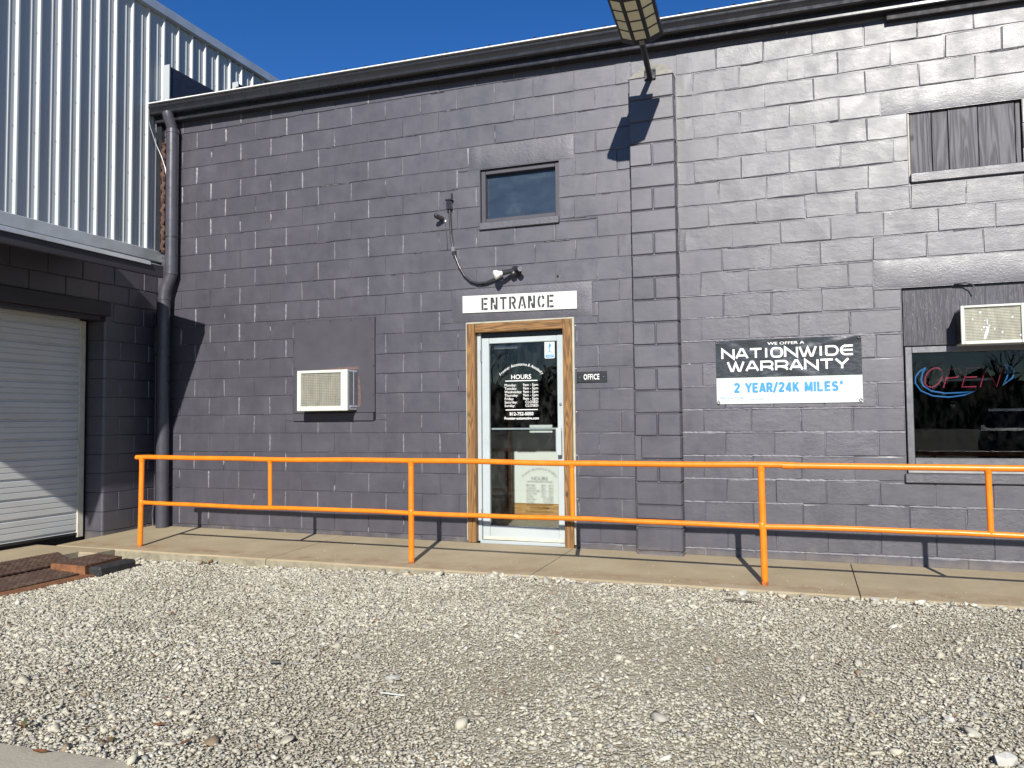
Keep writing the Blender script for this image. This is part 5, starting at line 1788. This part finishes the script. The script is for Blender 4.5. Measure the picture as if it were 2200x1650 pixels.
tag(MB().cyl((3.86, -3.77, gravel_z(3.86, -3.77) + .02), (3.905, -3.755, gravel_z(3.9, -3.77) + .02), .009, 10).build('plastic_plug', 'black_plastic'), 'small black plastic plug lying on the left foreground gravel', 'plug')
tag(MB().box(4.62, 4.74, -3.985, -3.978, gravel_z(4.7, -3.98) + .014, gravel_z(4.7, -3.98) + .018).build('plastic_strip', 'white_sign'), 'thin white plastic strip lying on the middle foreground gravel', 'strip')

# ------------------------------------------------------------------ the far side of the lot, mirrored in the glass
def bare_tree(x, y, h, seed, label):
    r = random.Random(seed)
    root = empty('bare_tree', (x, y, -.06), label=label, cat='tree', group='bare trees across the lot')
    tr = MB()
    cr = MB()
    def grow(p, d, L_, rad, depth):
        q = p + d * L_
        (tr if depth == 0 else cr).tube([p, p + d * L_ * .5 + Vector((r.uniform(-.03, .03), r.uniform(-.03, .03), 0)) * L_, q], [rad, rad * .85, rad * .68], 5, False)
        if depth >= 5: return
        for _ in range(3 if depth < 3 else 2):
            a = r.uniform(0, 2 * math.pi)
            side = Vector((math.cos(a), math.sin(a), 0))
            nd = (d * r.uniform(.7, 1.0) + side * r.uniform(.35, .75) + Vector((0, 0, .25))).normalized()
            grow(q if r.random() < .6 else p + d * L_ * r.uniform(.6, 1), nd, L_ * r.uniform(.62, .8), rad * .58, depth + 1)
    grow(Vector((x, y, -.1)), Vector((0, 0, 1)), h * .27, h * .018, 0)
    tr.build('trunk', 'bark', root)
    cr.build('crown', 'bark', root)
side = ['first', 'second', 'third', 'fourth', 'fifth', 'sixth', 'seventh', 'eighth']
tx = [(-22, -62, 13), (-14, -70, 15), (-9, -58, 12), (-3, -66, 14), (6, -72, 13), (13, -62, 9), (17, -75, 8), (23, -68, 10)]
for i, (x, y, h) in enumerate(tx):
    bare_tree(x, y, h, 40 + i, '%s bare tree from the left across the lot, mirrored in the door glass' % side[i])
def evergreen_belt():
    g_ = np.random.default_rng(5)
    mb = MB()
    for i in range(7000):
        x = g_.uniform(-60, 60)
        top = 5.6 + 1.4 * math.sin(x * .21) + 1.2 * math.sin(x * .53 + 1)
        z = g_.uniform(-.1, max(.8, top))
        y = -95 + g_.uniform(-5, 5)
        s = g_.uniform(.6, 1.5)
        d = g_.normal(0, 1, (3, 3)) * s * .8
        mb.add([tuple(np.array((x, y, z)) + d[k]) for k in range(3)], [(0, 1, 2)])
    o = mb.build('far_hedge', 'evergreen', normals=False)
    tag(o, 'dark far belt of scrub behind the lot', 'hedge', kind='stuff')
evergreen_belt()

def car(x, y, rz_, label):
    root = empty('parked_car', (x, y, -.06), label=label, cat='car', group='cars parked behind the viewer')
    T = Matrix.Translation((x, y, -.06)) @ Matrix.Rotation(rz_, 4, 'Z')
    body = [(-2.25, .35), (-2.28, .62), (-2.1, .86), (-1.5, .95), (-.9, 1.0), (1.2, .98), (1.9, .92), (2.25, .75), (2.3, .4), (2.2, .28), (-2.15, .26)]
    cabin = [(-1.45, .95), (-.75, 1.42), (.1, 1.50), (.75, 1.45), (1.65, .97)]
    def loft(prof, w, wt, zt):
        v, n = [], len(prof)
        for s in (-1, 1):
            for a, b in prof:
                ww = w - (w - wt) * max(0, (b - .6) / (zt - .6))
                v.append(T @ Vector((a, s * ww, b)))
        f = [(i, (i + 1) % n, n + (i + 1) % n, n + i) for i in range(n)] + [tuple(range(n))[::-1], tuple(range(n, 2 * n))]
        return MB().add(v, f)
    loft(body, .9, .84, 1.0).build('body', 'car_paint', root)
    loft(cabin, .84, .62, 1.5).build('cabin', 'car_paint', root)
    for a in (-1.4, 1.42):
        for s in (-1, 1):
            MB().cyl(T @ Vector((a, s * .93, .33)), T @ Vector((a, s * .72, .33)), .33, 18).build('wheel', 'tyre', root)
    for s in (-.6, .6):
        MB().cyl(T @ Vector((-2.30, s, .68)), T @ Vector((-2.15, s, .68)), .10, 12).build('headlight', 'chrome', root)
car(12.4, -20.5, R(-80), 'dark car across the lot, the left of two mirrored in the shop window')
car(15.6, -21.5, R(-75), 'dark car across the lot, the right of two mirrored in the shop window')
